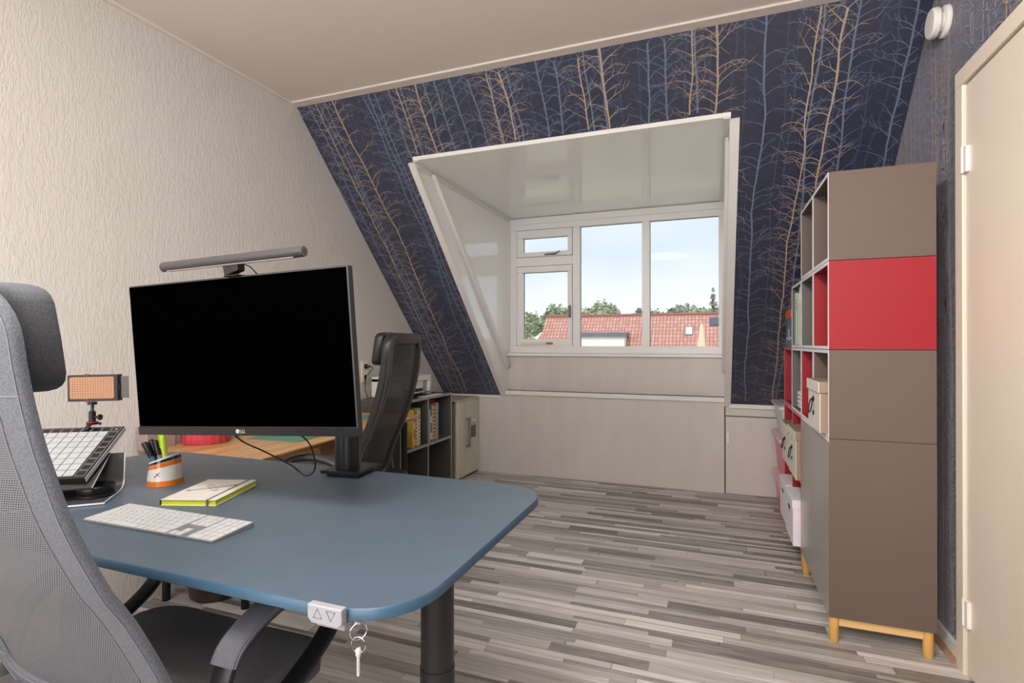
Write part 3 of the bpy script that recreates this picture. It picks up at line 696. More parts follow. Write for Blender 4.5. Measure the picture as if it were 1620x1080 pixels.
key(xn + P_ * .1, yrow[0], KW, kh); key(xn + P_ * 1.1, yrow[0], KW, kh); key(xn + P_ * 1.1, yrow[1], KW, kh)
for yy in (yrow[3], yrow[4], yrow[5]):
    for k in range(3): key(xn + P_ * k, yy, KW, kh if yy < yrow[5] else .015)
xm = xn + 3.2 * P_
for j, yy in enumerate(yrow):
    for k in range(4):
        if j == 0 and k == 1: continue
        key(xm + P_ * k, yy, KW * (1 if not (j == 0 and k == 0) else 1) + (P_ if j == 0 and k == 0 else 0), kh if j < 5 else .015)
obj('keys', g, M_key, r)
# ------------------------------------------------------------------ notebook
r = thing('notebook', 'cream notebook with yellow-green page edges and a grey elastic band on the blue desk', 'notebook', (-1.3, 1.1, Z))
c1, c2, c3, c4 = [Vector(p) for p in ((-1.345, .985), (-1.432, 1.175), (-1.296, 1.228), (-1.196, 1.028))]
c0 = (c1 + c2 + c3 + c4) / 4; ux = ((c4 - c1) + (c3 - c2)).normalized(); uy = Vector((-ux.y, ux.x)); 
NM = Matrix(((ux.x, uy.x, 0, c0.x), (ux.y, uy.y, 0, c0.y), (0, 0, 1, Z), (0, 0, 0, 1)))
nw, nh = .149 / 2, .208 / 2
g = G(); g.box(-nw + .001, nw - .002, -nh + .0025, nh - .0025, .002, .0145, 0, NM); obj('pages', g, mat('yellow_page_edge', (206, 216, 42), .6), r)
g = G(); g.box(-nw, nw, -nh, nh, .0002, .002, 0, NM); g.box(-nw, nw, -nh, nh, .0145, .0165, 0, NM); g.box(-nw - .001, -nw + .002, -nh, nh, .0002, .0165, 1, NM)
cv_ = obj('cover', g, [mat('cream_cover', (204, 199, 190), .6), M_black], r, bevel=.0008)
g = G(); g.box(nw - .026, nw - .020, -nh - .0008, nh + .0008, .0165, .0172, 0, NM); g.box(nw - .026, nw - .020, -nh - .0008, -nh, .0005, .017, 0, NM); g.box(nw - .026, nw - .020, nh, nh + .0008, .0005, .017, 0, NM); obj('elastic_band', g, mat('elastic_grey', (96, 90, 100), .7), r)
g = G(); zt = .0168
def ln(pts, w=.0005, closed=False): g.tube([NM @ Vector((x, y, zt)) for x, y in pts], w, 4, closed=closed)
def capsule(cx, cy, a, L_, w_, n=8):
    out = []
    for k in range(2 * n + 2):
        t_ = -pi / 2 + pi * (k % (n + 1)) / n; s_ = 1 if k <= n else -1
        px, py = s_ * (L_ / 2) + s_ * w_ / 2 * cos(t_), s_ * w_ / 2 * sin(t_)
        out.append((cx + px * cos(a) - py * sin(a), cy + px * sin(a) + py * cos(a)))
    return out
ln(capsule(-.004, .012, rad(-48), .060, .017), closed=True); ln(capsule(-.002, .010, rad(-48), .052, .009), .0003, True)
ln([(-.045, -.018), (.045, .036), (.049, .046), (.039, .043), (-.050, -.010)], .0005); ln([(.036, .031), (.032, .039)]); ln([(.045, .036), (.049, .046), (.039, .043), (.045, .036)], .0006)
ln([(-.045, -.018), (-.056, -.024), (-.063, -.018), (-.060, -.010), (-.050, -.010)], .0005); ln([(-.040, -.015), (-.045, -.007)]); ln([(-.056, -.020), (-.052, -.014)])
obj('pencil_and_knife_drawing', g, mat('ink_brown', (90, 72, 60), .7), cv_)
# ------------------------------------------------------------------ pen cup
r = thing('pen_cup', 'white ceramic pen cup with orange bands and a slanted rim on the blue desk', 'pen cup', (-1.565, 1.145, Z))
ccx, ccy = -1.562, 1.148; top_dir = (.94, .33)
def cupring(rad_, z, slant):
    return [(ccx + rad_ * cos(a), ccy + rad_ * sin(a), Z + z + slant * (cos(a) * top_dir[0] + sin(a) * top_dir[1]) * rad_) for a in [2 * pi * k / 48 for k in range(48)]]
def cuploft(levels, name, m, par, **k):
    g = G(); v = []; f = []
    for L_ in levels: v += cupring(*L_)
    for j in range(len(levels) - 1):
        for q in range(48): f.append((j * 48 + q, j * 48 + (q + 1) % 48, (j + 1) * 48 + (q + 1) % 48, (j + 1) * 48 + q))
    g.add(v, f); return obj(name, g, m, par, smooth=60)
RB_, RT_ = .0485, .0415
def cr(t): return RB_ + (RT_ - RB_) * t
M_cer = mat('white_glaze', (226, 222, 216), .15, coat=.5); M_or = mat('orange_glaze', (222, 118, 30), .2, coat=.5); M_dk = mat('dark_glaze', (34, 34, 42), .2, coat=.5)
g = G(); 
hh = .078; sl = lambda z: .36 * max(0, (z - .012)) / (hh - .012)
LV = [(cr(z / hh), z, sl(z)) for z in (.0, .016, .052, .065, .073, .078)]
body = cuploft([(cr(0) - .004, 0, 0), LV[0], (cr(.016 / hh), .016, sl(.016)), (cr(.05 / hh), .05, sl(.05)), LV[-1], (RT_ - .004, .0785, sl(.078)), (RT_ - .006, .07, .3), (RB_ - .009, .008, 0), (.001, .006, 0)], 'body', M_cer, r)
def band(z0, z1, m, nm): return cuploft([(cr(z0 / hh) + .0004, z0, sl(z0)), (cr(z1 / hh) + .0004, z1, sl(z1))], nm, m, r)
b1 = band(.0, .015, M_or, 'orange_band'); b2 = band(.052, .064, M_or, 'orange_band'); b3 = band(.065, .073, M_dk, 'dark_band')
g = G()
for (u, z, w, h) in ((0, 0, .009, .0018), (0, 0, .0018, .009), (-.006, -.006, .004, .004), (.006, .005, .003, .002), (.005, -.006, .002, .002)):
    a = rad(-62) + u / .046; c = Vector((ccx + .0462 * cos(a), ccy + .0462 * sin(a), Z + .036 + z)); M_ = Matrix.Translation(c) @ Matrix.Rotation(a + pi / 2, 4, 'Z') @ Matrix.Rotation(rad(40), 4, 'Y')
    g.box(-w / 2, w / 2, -.0006, .0006, -h / 2, h / 2, 0, M_)
obj('emblem', g, mat('emblem_red', (186, 44, 66), .4), body)
pens = [('marker_pen', 'teal marker pen with a black cap leaning left in the pen cup', (-.022, -.012), (-.052, -.030), .125, .0085, (44, 120, 146), (16, 18, 20)),
        ('marker_pen', 'black marker pen leaning left in the pen cup', (-.026, .004), (-.058, -.004), .128, .0085, (20, 24, 26), (12, 14, 16)),
        ('marker_pen', 'grey-blue marker pen in the middle of the pen cup', (-.008, -.002), (-.036, -.006), .128, .0085, (132, 142, 158), (22, 22, 24)),
        ('highlighter', 'yellow-green highlighter standing tallest in the pen cup', (.002, .010), (-.030, .012), .150, .0095, (206, 222, 96), (190, 226, 40))]
for nm, lab, (bx, by), (tx, ty), L_, rr, c1_, c2_ in pens:
    a = Vector((ccx + bx * .3 + .004, ccy + by * .3, Z + .0175)); d = (Vector((ccx + tx, ccy + ty, Z + L_)) - a).normalized(); q = d.to_track_quat('Z', 'Y').to_matrix().to_4x4(); q = Matrix.Translation(a) @ q
    t_ = thing(nm, lab, 'pen', a, group='pens in the pen cup'); L2 = (Vector((ccx + tx, ccy + ty, Z + L_)) - a).length
    g = G(); g.lathe([(rr * .6, .004), (rr * .85, .01), (rr * .85, L2 * .62)], 16, 0, q); obj('barrel', g, mat('pen_%d_%d' % (c1_[0], c1_[1]), c1_, .35), t_, smooth=40)
    g = G(); g.lathe([(rr, L2 * .60), (rr, L2 * .97), (rr * .7, L2)], 16, 0, q); g.box(rr * .8, rr * 1.25, -.002, .002, L2 * .66, L2 * .96, 0, q); obj('cap', g, mat('cap_%d_%d' % (c2_[0], c2_[1]), c2_, .35), t_, smooth=40)
# ------------------------------------------------------------------ stand, pad controller, dial, light
bdir = Vector((-.67, .742, 0)); ldir = Vector((-.742, -.67, 0)); F0 = Vector((-1.502, .937, Z))
def SM(o): return Matrix(((bdir.x, ldir.x, 0, o.x), (bdir.y, ldir.y, 0, o.y), (0, 0, 1, o.z), (0, 0, 0, 1)))
s_ = SM(F0)
r = thing('laptop_stand', 'black bent metal laptop stand with bright edges at the left end of the blue desk', 'laptop stand', F0 + bdir * .1 + ldir * .12)
path = smoothpath([(0, 0, .0045), (.08, 0, .004), (.135, 0, .004), (.164, 0, .016), (.171, 0, .05), (.175, 0, .085), (.177, 0, .104)], 6)
path2 = smoothpath([(.177, 0, .104), (.165, 0, .100), (.12, 0, .080), (.07, 0, .058), (.03, 0, .040)], 4)
def sheet(path, th, y0, y1, mi):
    v = []; f = []; N = len(path)
    for i, p in enumerate(path):
        d = (path[min(i + 1, N - 1)] - path[max(i - 1, 0)]).normalized(); n_l = Vector((-d.z, 0, d.x))
        for (yy, o) in ((y0, th / 2), (y0, -th / 2), (y1, -th / 2), (y1, th / 2)): q = p + n_l * o; v.append((q.x, yy, q.z))
    for j in range(N - 1):
        for k in range(4): f.append((j * 4 + k, j * 4 + (k + 1) % 4, (j + 1) * 4 + (k + 1) % 4, (j + 1) * 4 + k))
    f += [(3, 2, 1, 0), tuple((N - 1) * 4 + k for k in range(4))]; return v, f
g = G(); v, f = sheet(path, .004, .0012, .27, 0); g.add(v, f, 0, s_); v, f = sheet(path2, .004, .036, .25, 0); g.add(v, f, 0, s_); pl = obj('plate', g, mat('stand_black', (62, 60, 60), .5), r, smooth=30)
g = G(); v, f = sheet(path, .0046, -.0012, .0012, 0); g.add(v, f, 0, s_); v, f = sheet(path2, .0042, .0348, .036, 0); g.add(v, f, 0, s_); g.box(-.0012, .0002, 0, .27, .002, .0062, 0, s_); e_ = obj('bright_edge', g, mat('polished_edge', (224, 224, 228), .3, metal=.2), r, smooth=30); e_['label'] = 'polished bright metal edge'
g = G(); g.lathe([(.006, 0), (.006, .006), (.004, .009)], 12, 0, s_ @ Matrix.Translation((.171, .02, .05)) @ Matrix.Rotation(pi / 2, 4, 'Y')); obj('screw', g, M_chrome, r, smooth=40)
r = thing('pad_controller', 'square black pad controller with pale grey pads tilted on the laptop stand', 'music controller', F0 + bdir * .1 + ldir * .17 + Vector((0, 0, .07)))
B0 = Vector((-1.564, .930, Z + .0545)); tilt = math.atan2(.102, .214); bdir = Vector((-.55, .835, 0)); ldir = Vector((-.835, -.55, 0))
PM = SM(B0) @ Matrix.Rotation(-tilt, 4, 'Y')
S_ = .241
g = G(); g.box(0, S_, 0, S_, 0, .0165, 0, PM); obj('case', g, mat('controller_black', (18, 18, 19), .4), r, bevel=.002)
g = G(); g.box(.001, S_ - .001, -.0012, .0, .001, .0145, 0, PM); eg = obj('side_strip', g, mat('controller_side', (176, 178, 184), .35), r)
pg, bg = G(), G(); u = .0258
for j in range(9):       # depth direction (x local: 0 front, up to the back)
    for i in range(9):   # lateral from the right edge
        a0 = .0075 + j * u; b0_ = .0045 + i * u; top = .0172
        if i == 0 or j == 8:
            z1 = .0168; xx = (a0, a0 + u - .003, b0_, b0_ + u - .003); w_ = .0009
            for (p0, p1, q0, q1) in ((xx[0], xx[0] + w_, xx[2], xx[3]), (xx[1] - w_, xx[1], xx[2], xx[3]), (xx[0], xx[1], xx[2], xx[2] + w_), (xx[0], xx[1], xx[3] - w_, xx[3])): bg.box(p0, p1, q0, q1, .0165, z1, 0, PM)
            if i == 0 and j == 8:
                bg.lathe([(.004, .0165), (.004, .0169)], 12, 0, PM @ Matrix.Translation((a0 + .011, b0_ + .011, 0)))
        else: pg.box(a0, a0 + u - .0022, b0_, b0_ + u - .0022, .0165, .0190, 0, PM)
obj('pads', pg, mat('pale_pads', (168, 171, 172), .4), r); obj('button_outlines', bg, mat('button_line', (150, 150, 150), .4), r)
r = thing('control_dial', 'round black dial on the base of the laptop stand', 'dial', (-1.592, .972, Z + .006))
g = G(); g.lathe([(.043, Z + .0078), (.0445, Z + .009), (.0445, Z + .014), (.043, Z + .015)], 40, 0, None, (-1.592, .972)); obj('base', g, M_black, r, smooth=40)
g = G(); g.lathe([(.0425, Z + .0155), (.0435, Z + .017), (.0435, Z + .034), (.042, Z + .036), (.0, Z + .0355)], 40, 0, None, (-1.592, .972)); obj('knob', g, M_blackm, r, smooth=40)
# LED lamp on small tripod
FO = Vector((-1.751, 1.058, 0)); LM = Matrix(((.936, -.352, 0, FO.x), (.352, .936, 0, FO.y), (0, 0, 1, 0), (0, 0, 0, 1)))
zf = .9185
def padz(p): return .8045 + .0165 / cos(tilt) + ((p.x + 1.564) * bdir.x + (p.y - .930) * bdir.y) * math.tan(tilt) + .0012
r = thing('video_light', 'small amber LED panel on a black mini stand on top of the pad controller', 'video light', (FO.x, FO.y, zf))
for k in range(3):
    a = rad(30 + 120 * k); p_ = LM @ Vector((.022 * cos(a), .022 * sin(a), 0)); p_.z = padz(p_) + .0035
    g = G(); g.strip([LM @ Vector((.004 * cos(a), .004 * sin(a), zf + .016)), LM @ Vector((.015 * cos(a), .015 * sin(a), max(zf + .010, p_.z + .003))), p_], .012, .007, LM.to_3x3() @ Vector((-sin(a), cos(a), 0))); obj('foot', g, M_black, r, smooth=40)
g = G(); g.lathe([(.014, zf + .012), (.015, zf + .016), (.009, zf + .02), (.009, zf + .05), (.006, zf + .052), (.004, zf + .056), (.004, zf + .072), (.012, zf + .072), (.012, zf + .080)], 20, 0, None, (FO.x, FO.y)); g.tube([LM @ Vector((.008, 0, zf + .034)), LM @ Vector((.022, 0, zf + .034))], .004); g.lathe([(.009, 0), (.009, .006)], 6, 0, LM @ Matrix.Translation((.02, 0, zf + .034)) @ Matrix.Rotation(pi / 2, 4, 'Y')); obj('ball_head', g, M_black, r, smooth=40)
g = G(); g.lathe([(.0155, zf + .0185), (.0155, zf + .0205)], 20, 0, None, (FO.x, FO.y)); obj('red_ring', g, mat('red_ring', (150, 30, 34), .4), r)
LP = LM @ Matrix.Translation((0, 0, zf + .0795 + .042)) @ Matrix.Rotation(rad(-1.2), 4, 'Y') @ Matrix.Scale(.945, 4)
g = G(); g.box(-.080, .080, .0, .022, -.042, .042, 0, LP); g.box(-.083, -.080, .004, .018, -.008, .008, 0, LP); g.box(.080, .083, .004, .018, -.010, .010, 0, LP); hs = obj('housing', g, mat('lamp_shell', (36, 33, 32), .45), r, bevel=.003)
g = G(); g.prism(rrect(-.072, .070, -.034, .036, .006, 4), -.0015, .0005, 'y', 0, LP); dl = obj('amber_diffuser', g, mat('amber_face', (150, 110, 84), .5), r)
g = G()
for i in range(17):
    for j in range(9): c = (-.066 + i * .0082, -.0016, -.028 + j * .0074); g.box(c[0] - .0014, c[0] + .0014, -.0019, -.0014, c[2] - .0014, c[2] + .0014, 0, LP)
obj('led_dots', g, mat('led_dot', (206, 158, 110), .4), dl)
g = G(); g.box(.084, .108, .010, .0125, -.034, .036, 0, LP); obj('barn_door', g, mat('flap_grey', (88, 84, 84), .5), r, bevel=.001)
g = G()
for zz in (-.041, .0395):
    g = G()
    for k in range(3): g.box(-.022 + k * .005, -.0195 + k * .005, -.002, .0, zz - .004, zz + .006, 0, LP)
    g.box(-.022, -.0095, -.0005, .0, zz - .001, zz + .003, 0, LP); obj('clip', g, mat('clip_brown', (120, 56, 40), .5), r)

# ------------------------------------------------------------------ wooden desk
WZ = .70
def wood():
    m = mat('oak_plank', (206, 160, 108), .42); t = m.node_tree; b = t.nodes['Principled BSDF']; L = t.links.new
    tc = t.nodes.new('ShaderNodeTexCoord'); mp = t.nodes.new('ShaderNodeMapping'); mp.inputs['Scale'].default_value = (26, 1.6, 26); L(tc.outputs['Object'], mp.inputs[0])
    n = t.nodes.new('ShaderNodeTexNoise'); n.inputs['Scale'].default_value = 1.5; n.inputs['Detail'].default_value = 5; n.inputs['Distortion'].default_value = .6; L(mp.outputs[0], n.inputs['Vector'])
    r_ = t.nodes.new('ShaderNodeValToRGB'); L(n.outputs['Fac'], r_.inputs[0]); r_.color_ramp.elements[0].position = .3; r_.color_ramp.elements[0].color = (*lin((182, 130, 78)), 1); r_.color_ramp.elements[1].position = .7; r_.color_ramp.elements[1].color = (*lin((222, 180, 130)), 1); L(r_.outputs[0], b.inputs['Base Color']); return m
M_oak = wood()
r = thing('wooden_desk', 'light oak desk along the stucco wall behind the blue desk', 'desk', (-2.08, 2.35, 0))
tc_ = [(-2.408, 1.64), (-1.745, 1.70), (-1.80, 3.07), (-2.392, 3.07)]
def inset(p, d):
    cx = sum(q[0] for q in p) / 4; cy = sum(q[1] for q in p) / 4
    return [(x + (d if x < cx else -d), y + (d if y < cy else -d)) for x, y in p]
lo = inset(tc_, .035); g = G(); v = [(x, y, WZ - .03) for x, y in lo] + [(x, y, WZ - .006) for x, y in tc_] + [(x, y, WZ) for x, y in tc_]
g.add(v, [(3, 2, 1, 0)] + [(L_ * 4 + k, L_ * 4 + (k + 1) % 4, L_ * 4 + 4 + (k + 1) % 4, L_ * 4 + 4 + k) for L_ in (0, 1) for k in range(4)] + [(8, 9, 10, 11)])
obj('tabletop', g, M_oak, r, bevel=.0015)
for x, y in ((-2.345, 1.73), (-1.945, 1.80), (-1.875, 2.99), (-2.30, 2.99)):
    g = G(); g.lathe([(.017, .0), (.021, WZ - .035)], 20, 0, None, (x, y)); obj('leg', g, M_blackm, r, smooth=40)
g = G(); g.box(-2.32, -1.87, 1.75, 1.78, WZ - .06, WZ - .03); g.box(-2.32, -1.87, 2.96, 2.99, WZ - .06, WZ - .03); g.box(-2.32, -2.29, 1.75, 2.99, WZ - .06, WZ - .03); obj('frame', g, M_blackm, r)
g = G(); g.box(-2.2, -1.84, 2.16, 2.46, WZ - .10, WZ - .03); dr = obj('drawer', g, M_oak, r, bevel=.003)
# objects on the wooden desk
g = G(); a_ = rad(4)
g.prism(rrect(-.15, .15, -.22, .22, .008, 3), WZ + .0004, WZ + .003, 'z', 0, Matrix.Translation((-2.03, 2.24, 0)) @ Matrix.Rotation(a_, 4, 'Z')); 
tag(obj('cutting_mat', g, mat('mat_green', (92, 150, 120), .6)), 'green cutting mat lying on the wooden desk under the monitor', 'cutting mat')
g = G(); g.prism(rrect(-.06, .06, -.09, .09, .004, 3), WZ + .0004, WZ + .003, 'z', 0, Matrix.Translation((-2.06, 2.86, 0)) @ Matrix.Rotation(.1, 4, 'Z'))
tag(obj('cutting_mat', g, mat('mat_green', (92, 150, 120), .6)), 'small green mat at the far end of the wooden desk near the black chair', 'cutting mat')
g = G(); v = []; N = 72
prof_ = [(.095, 0), (.1, .004), (.1, .12), (.096, .124), (.09, .124), (.088, .01)]
for pr_, z in prof_:
    for k in range(N): a = 2 * pi * k / N; q = pr_ + (.005 * abs(sin(a * 9)) if pr_ > .094 else 0); v.append((-2.285 + q * cos(a), 1.885 + q * sin(a), WZ + z))
g.add(v, [(j * N + k, j * N + (k + 1) % N, (j + 1) * N + (k + 1) % N, (j + 1) * N + k) for j in range(5) for k in range(N)] + [tuple(range(N))[::-1], tuple(5 * N + k for k in range(N))])
tag(obj('ribbed_pot', g, mat('coral_pink', (206, 74, 90), .35), smooth=60), 'coral pink ribbed pot on the wooden desk behind the monitor', 'pot')
g = G(); g.prism(rrect(-.035, .035, -.07, .07, .008, 4), WZ, WZ + .10, 'z', 0, Matrix.Translation((-2.370, 1.70, 0)) @ Matrix.Rotation(.0, 4, 'Z'))
tag(obj('desk_box', g, mat('grey_lilac', (160, 138, 134), .6), bevel=.002), 'grey-mauve box against the wall beside the pink pot', 'box')
for k in range(5):
    t_ = thing('paint_bottle', ('first', 'second', 'third', 'fourth', 'fifth')[k] + ' small craft bottle from the pink pot in the row on the wooden desk', 'bottle', (-2.29 + .0 * k, 2.035 + .045 * k, WZ), group='small craft bottles on the wooden desk')
    g = G(); g.lathe([(.015, 0), (.0155, .002), (.0155, .035), (.007, .042)], 14); obj('body', g, mat('bottle_%d' % (k % 2), ((206, 190, 180), (190, 92, 96))[k % 2], .4), t_, local=True, smooth=40)
    g = G(); g.lathe([(.007, .042), (.007, .062), (.006, .064)], 12); obj('cap', g, M_white, t_, local=True, smooth=40)
# bin under the wooden desk
r = thing('waste_bin', 'dark round waste bin under the wooden desk', 'bin', (-2.19, 1.87, 0))
g = G(); g.lathe([(.110, 0), (.118, .01), (.135, .30), (.139, .305), (.139, .315), (.130, .315), (.112, .02)], 36, 0, None, (-2.19, 1.87)); obj('body', g, mat('bin_brown', (52, 42, 38), .35), r, smooth=40)
g = G(); g.lathe([(.140, .29), (.142, .295), (.142, .312), (.140, .316)], 36, 0, None, (-2.19, 1.87)); obj('rim', g, mat('bin_rim', (74, 60, 52), .3, metal=.4), r, smooth=40)

# ------------------------------------------------------------------ grey 2x2 shelf with books, printer
KX0, KX1, KY0, KY1, KH = -2.385, -2.0, 3.14, 3.91, .772
r = thing('cube_shelf', 'low grey two-by-two cube shelf against the stucco wall under the printer', 'shelf', ((KX0 + KX1) / 2, (KY0 + KY1) / 2, 0))
M_ks = mat('shelf_grey', (84, 80, 77), .45); M_ke = mat('shelf_edge', (150, 148, 146), .4)
def fboard(name, x0, x1, y0, y1, z0, z1, m0, m1, par, front='-x'):
    g = G(); d = .0012
    if front == '+x': g.box(x0, x1 - d, y0, y1, z0, z1, 0); g.box(x1 - d, x1, y0, y1, z0, z1, 1)
    else: g.box(x0 + d, x1, y0, y1, z0, z1, 0); g.box(x0, x0 + d, y0, y1, z0, z1, 1)
    return obj(name, g, [m0, m1], par)
T = .018
fboard('side_panel', KX0, KX1, KY0, KY0 + T, 0, KH - T, M_ks, M_ke, r, '+x'); fboard('side_panel', KX0, KX1, KY1 - T, KY1, 0, KH - T, M_ks, M_ke, r, '+x')
fboard('top', KX0, KX1, KY0, KY1, KH - T, KH, M_ks, M_ke, r, '+x'); fboard('bottom', KX0, KX1, KY0 + T, KY1 - T, 0, T, M_ks, M_ke, r, '+x')
fboard('divider', KX0, KX1, (KY0 + KY1) / 2 - .008, (KY0 + KY1) / 2 + .008, T, KH - T, M_ks, M_ke, r, '+x')
fboard('shelf_board', KX0, KX1, KY0 + T, (KY0 + KY1) / 2 - .008, .405, .425, M_ks, M_ke, r, '+x'); fboard('shelf_board', KX0, KX1, (KY0 + KY1) / 2 + .008, KY1 - T, .405, .425, M_ks, M_ke, r, '+x')
def book(x, y, z, d, w, h, c, label, grp, lean=0, facing=-1, sp=None):
    """spine faces +x (facing=1) or -x; x = spine plane"""
    t_ = thing('book', label, 'book', (x, y + w / 2, z), group=grp); M_ = Matrix.Translation((0, 0, 0)) @ Matrix.Rotation(lean, 4, 'X')
    g = G(); s = -facing
    a, b = sorted((0, s * d)); g.box(a + (.0 if facing < 0 else 0), b, -w / 2, -w / 2 + .0015, 0, h, 0, M_); g.box(a, b, w / 2 - .0015, w / 2, 0, h, 0, M_); a2, b2 = sorted((0, s * .0015)); g.box(a2, b2, -w / 2, w / 2, 0, h, 0, M_)
    if sp:
        a3, b3 = sorted((0, -s * .0006)); 
        n_b = 9 if sp == 'dots' else 2
        for k in range(n_b): zz = h * (.06 + .9 * k / n_b); g.box(a3, b3, -w * .35, w * .35, zz, zz + h * (.04 if sp == 'dots' else .18), 1, M_)
    obj('cover', g, [mat('book_%d_%d_%d' % c, c, .5), M_white], t_, local=True)
    g = G(); a4, b4 = sorted((s * .0016, s * (d - .002))); g.box(a4, b4, -w / 2 + .0016, w / 2 - .0016, .002, h - .003, 0, M_); obj('pages', g, mat('page_white', (228, 222, 208), .8), t_, local=True)
    return t_
y = (KY0 + KY1) / 2 + .012
bks = [(.020, .285, (88, 96, 140), 'dark blue book at the left of the right-hand shelf compartment', None, 0), (.018, .245, (178, 190, 222), 'pale blue booklet slightly shorter than its neighbours', None, 0),
       (.022, .28, (72, 128, 78), 'dark green book with pale blocks on the spine', 'bars', -.0), (.020, .275, (188, 196, 150), 'pale green book between the dark green and the red one', None, 0), (.026, .285, (206, 42, 48), 'red dotted book standing in the right-hand compartment', 'dots', 0),
       (.014, .27, (224, 150, 70), 'thin orange book right of the red dotted one', None, 0), (.022, .275, (112, 186, 178), 'turquoise book near the end of the row', None, 0), (.018, .285, (150, 160, 180), 'grey-blue book at the right end of the row', None, 0)]
for w, h, c, lab, sp, ln_ in bks:
    book(-2.012, y, .4255, .2, w, h, c, lab, 'books in the right compartment of the grey shelf', ln_, 1, sp); y += w + .0012
y = KY0 + T + .155
for w, h, c, lab, sp in [(.02, .27, (222, 196, 84), 'yellow book at the near end of the left compartment', None), (.022, .255, (224, 120, 60), 'orange book next to the yellow one', 'bars'), (.024, .26, (212, 70, 84), 'coral red book in the left compartment', 'dots'), (.02, .26, (222, 222, 200), 'cream book beside the green-spined book', None), (.026, .275, (146, 170, 80), 'olive green book ending the left row', 'dots')]:
    book(-2.012, y, .4255, .2, w, h, c, lab, 'books in the left compartment of the grey shelf', 0, 1, sp); y += w + .0012
# dark red flat box lying on the book row
g = G(); g.box(-2.25, -2.045, 3.545, 3.70, .7115, .7365); tag(obj('flat_box', g, mat('dark_red_box', (92, 22, 34), .6), bevel=.003), 'dark red flat box lying on top of the books in the right compartment', 'box')
g = G(); g.box(-2.24, -2.04, 3.55, 3.70, T + .0005, .078); g.box(-2.0405, -2.0398, 3.56, 3.69, .03, .066, 1); tag(obj('board_game', g, [mat('orange_box', (206, 104, 76), .5), mat('orange_print', (232, 186, 170), .5)], bevel=.002), 'orange and pink flat box at the bottom of the grey shelf', 'box')
# printer
pz = KH
r = thing('printer', 'white inkjet printer with its front trays open on the grey shelf', 'printer', (-2.22, 3.52, pz))
M_pr = mat('printer_white', (226, 222, 214), .35)
g = G(); x0, x1, y0, y1 = -2.35, -2.09, 3.30, 3.73
g.box(x0, x1 - .03, y0, y1, pz + .006, pz + .145); g.box(x0, x1, y0, y1, pz + .115, pz + .155); g.box(x1 - .03, x1, y0, y0 + .03, pz + .004, pz + .116); g.box(x1 - .03, x1, y1 - .035, y1, pz + .004, pz + .116); obj('body', g, M_pr, r, bevel=.006)
g = G(); g.box(x1 - .031, x1 - .010, y0 + .05, y1 - .11, pz + .058, pz + .114); obj('front_cover', g, M_pr, r, bevel=.003)
g = G(); g.box(x1 - .03, x1 - .012, y0 + .04, y1 - .12, pz + .004, pz + .055, 0); g.box(x1 - .03, x1 - .022, y1 - .105, y1 - .04, pz + .02, pz + .112, 1); obj('front_opening', g, [M_black, mat('printer_grey', (150, 148, 142), .4)], r)
g = G(); g.box(x1 - .02, x1 + .055, y0 + .05, y1 - .12, pz + .03, pz + .036, 0); g.box(x1 + .045, x1 + .055, y0 + .05, y1 - .12, pz + .03, pz + .04, 0); g.strip([(x1 - .01, y1 - .09, pz + .05), (x1 + .02, y1 - .07, pz + .03), (x1 + .02, y1 - .05, pz + .004)], .014, .006, (1, 0, 0)); obj('output_tray', g, mat('tray_grey', (186, 186, 190), .4), r)
g = G(); g.box(x1 - .001, x1 + .0006, y1 - .022, y1 - .014, pz + .035, pz + .043); g.box(x1 - .001, x1 + .0006, y1 - .022, y1 - .014, pz + .05, pz + .058); obj('buttons', g, M_black, r)
g = G(); g.prism(rrect(-.03, .03, -.15, .15, .003, 2), pz + .0003, pz + .004, 'z', 0, Matrix.Translation((-2.035, 3.62, 0))); tag(obj('paper_sheets', g, mat('paper', (226, 224, 220), .7)), 'stack of white paper at the front edge of the grey shelf top', 'paper')
# socket
r = thing('wall_socket', 'cream double wall socket on the stucco wall left of the black chair', 'socket', (-2.395, 3.28, .90))
xs = XL(3.28) + .0005
g = G(); g.prism(rrect(3.243, 3.317, .885, 1.045, .006, 3), xs, xs + .011, 'x'); obj('plate', g, mat('socket_cream', (226, 218, 198), .4), r, bevel=.002)
for z in (.925, 1.005):
    g = G(); Mz = Matrix.Translation((xs + .011, 3.28, z)) @ Matrix.Rotation(pi / 2, 4, 'Y'); g.lathe([(.022, 0), (.022, .0025), (.019, .0025), (.019, -.004), (0, -.004)], 24, 0, Mz); f_ = obj('outlet', g, mat('socket_cream', (226, 218, 198), .4), r, smooth=30)
    g = G(); [g.lathe([(.0025, -.0035), (.0025, -.003)], 8, 0, Mz @ Matrix.Translation((0, o, 0))) for o in (-.0095, .0095)]; obj('hole', g, M_black, f_)
r = thing('power_cable', 'black plug and cable running from the wall socket to the printer', 'cable', (-2.37, 3.35, pz))
g = G(); Mz = Matrix.Translation((xs + .0135, 3.28, 1.005)) @ Matrix.Rotation(pi / 2, 4, 'Y'); g.lathe([(.016, 0), (.016, .012), (.008, .02), (.005, .045)], 14, 0, Mz); obj('plug', g, M_black, r, smooth=40)
g = G(); g.tube(smoothpath([(xs + .055, 3.28, 1.005), (xs + .075, 3.285, .995), (xs + .06, 3.26, .96), (xs + .03, 3.255, .92), (xs + .018, 3.27, .89), (xs + .02, 3.262, .85), (xs + .03, 3.27, .80), (xs + .035, 3.28, pz + .004)], 6), .0028, 8); obj('cord', g, M_black, r, smooth=60)

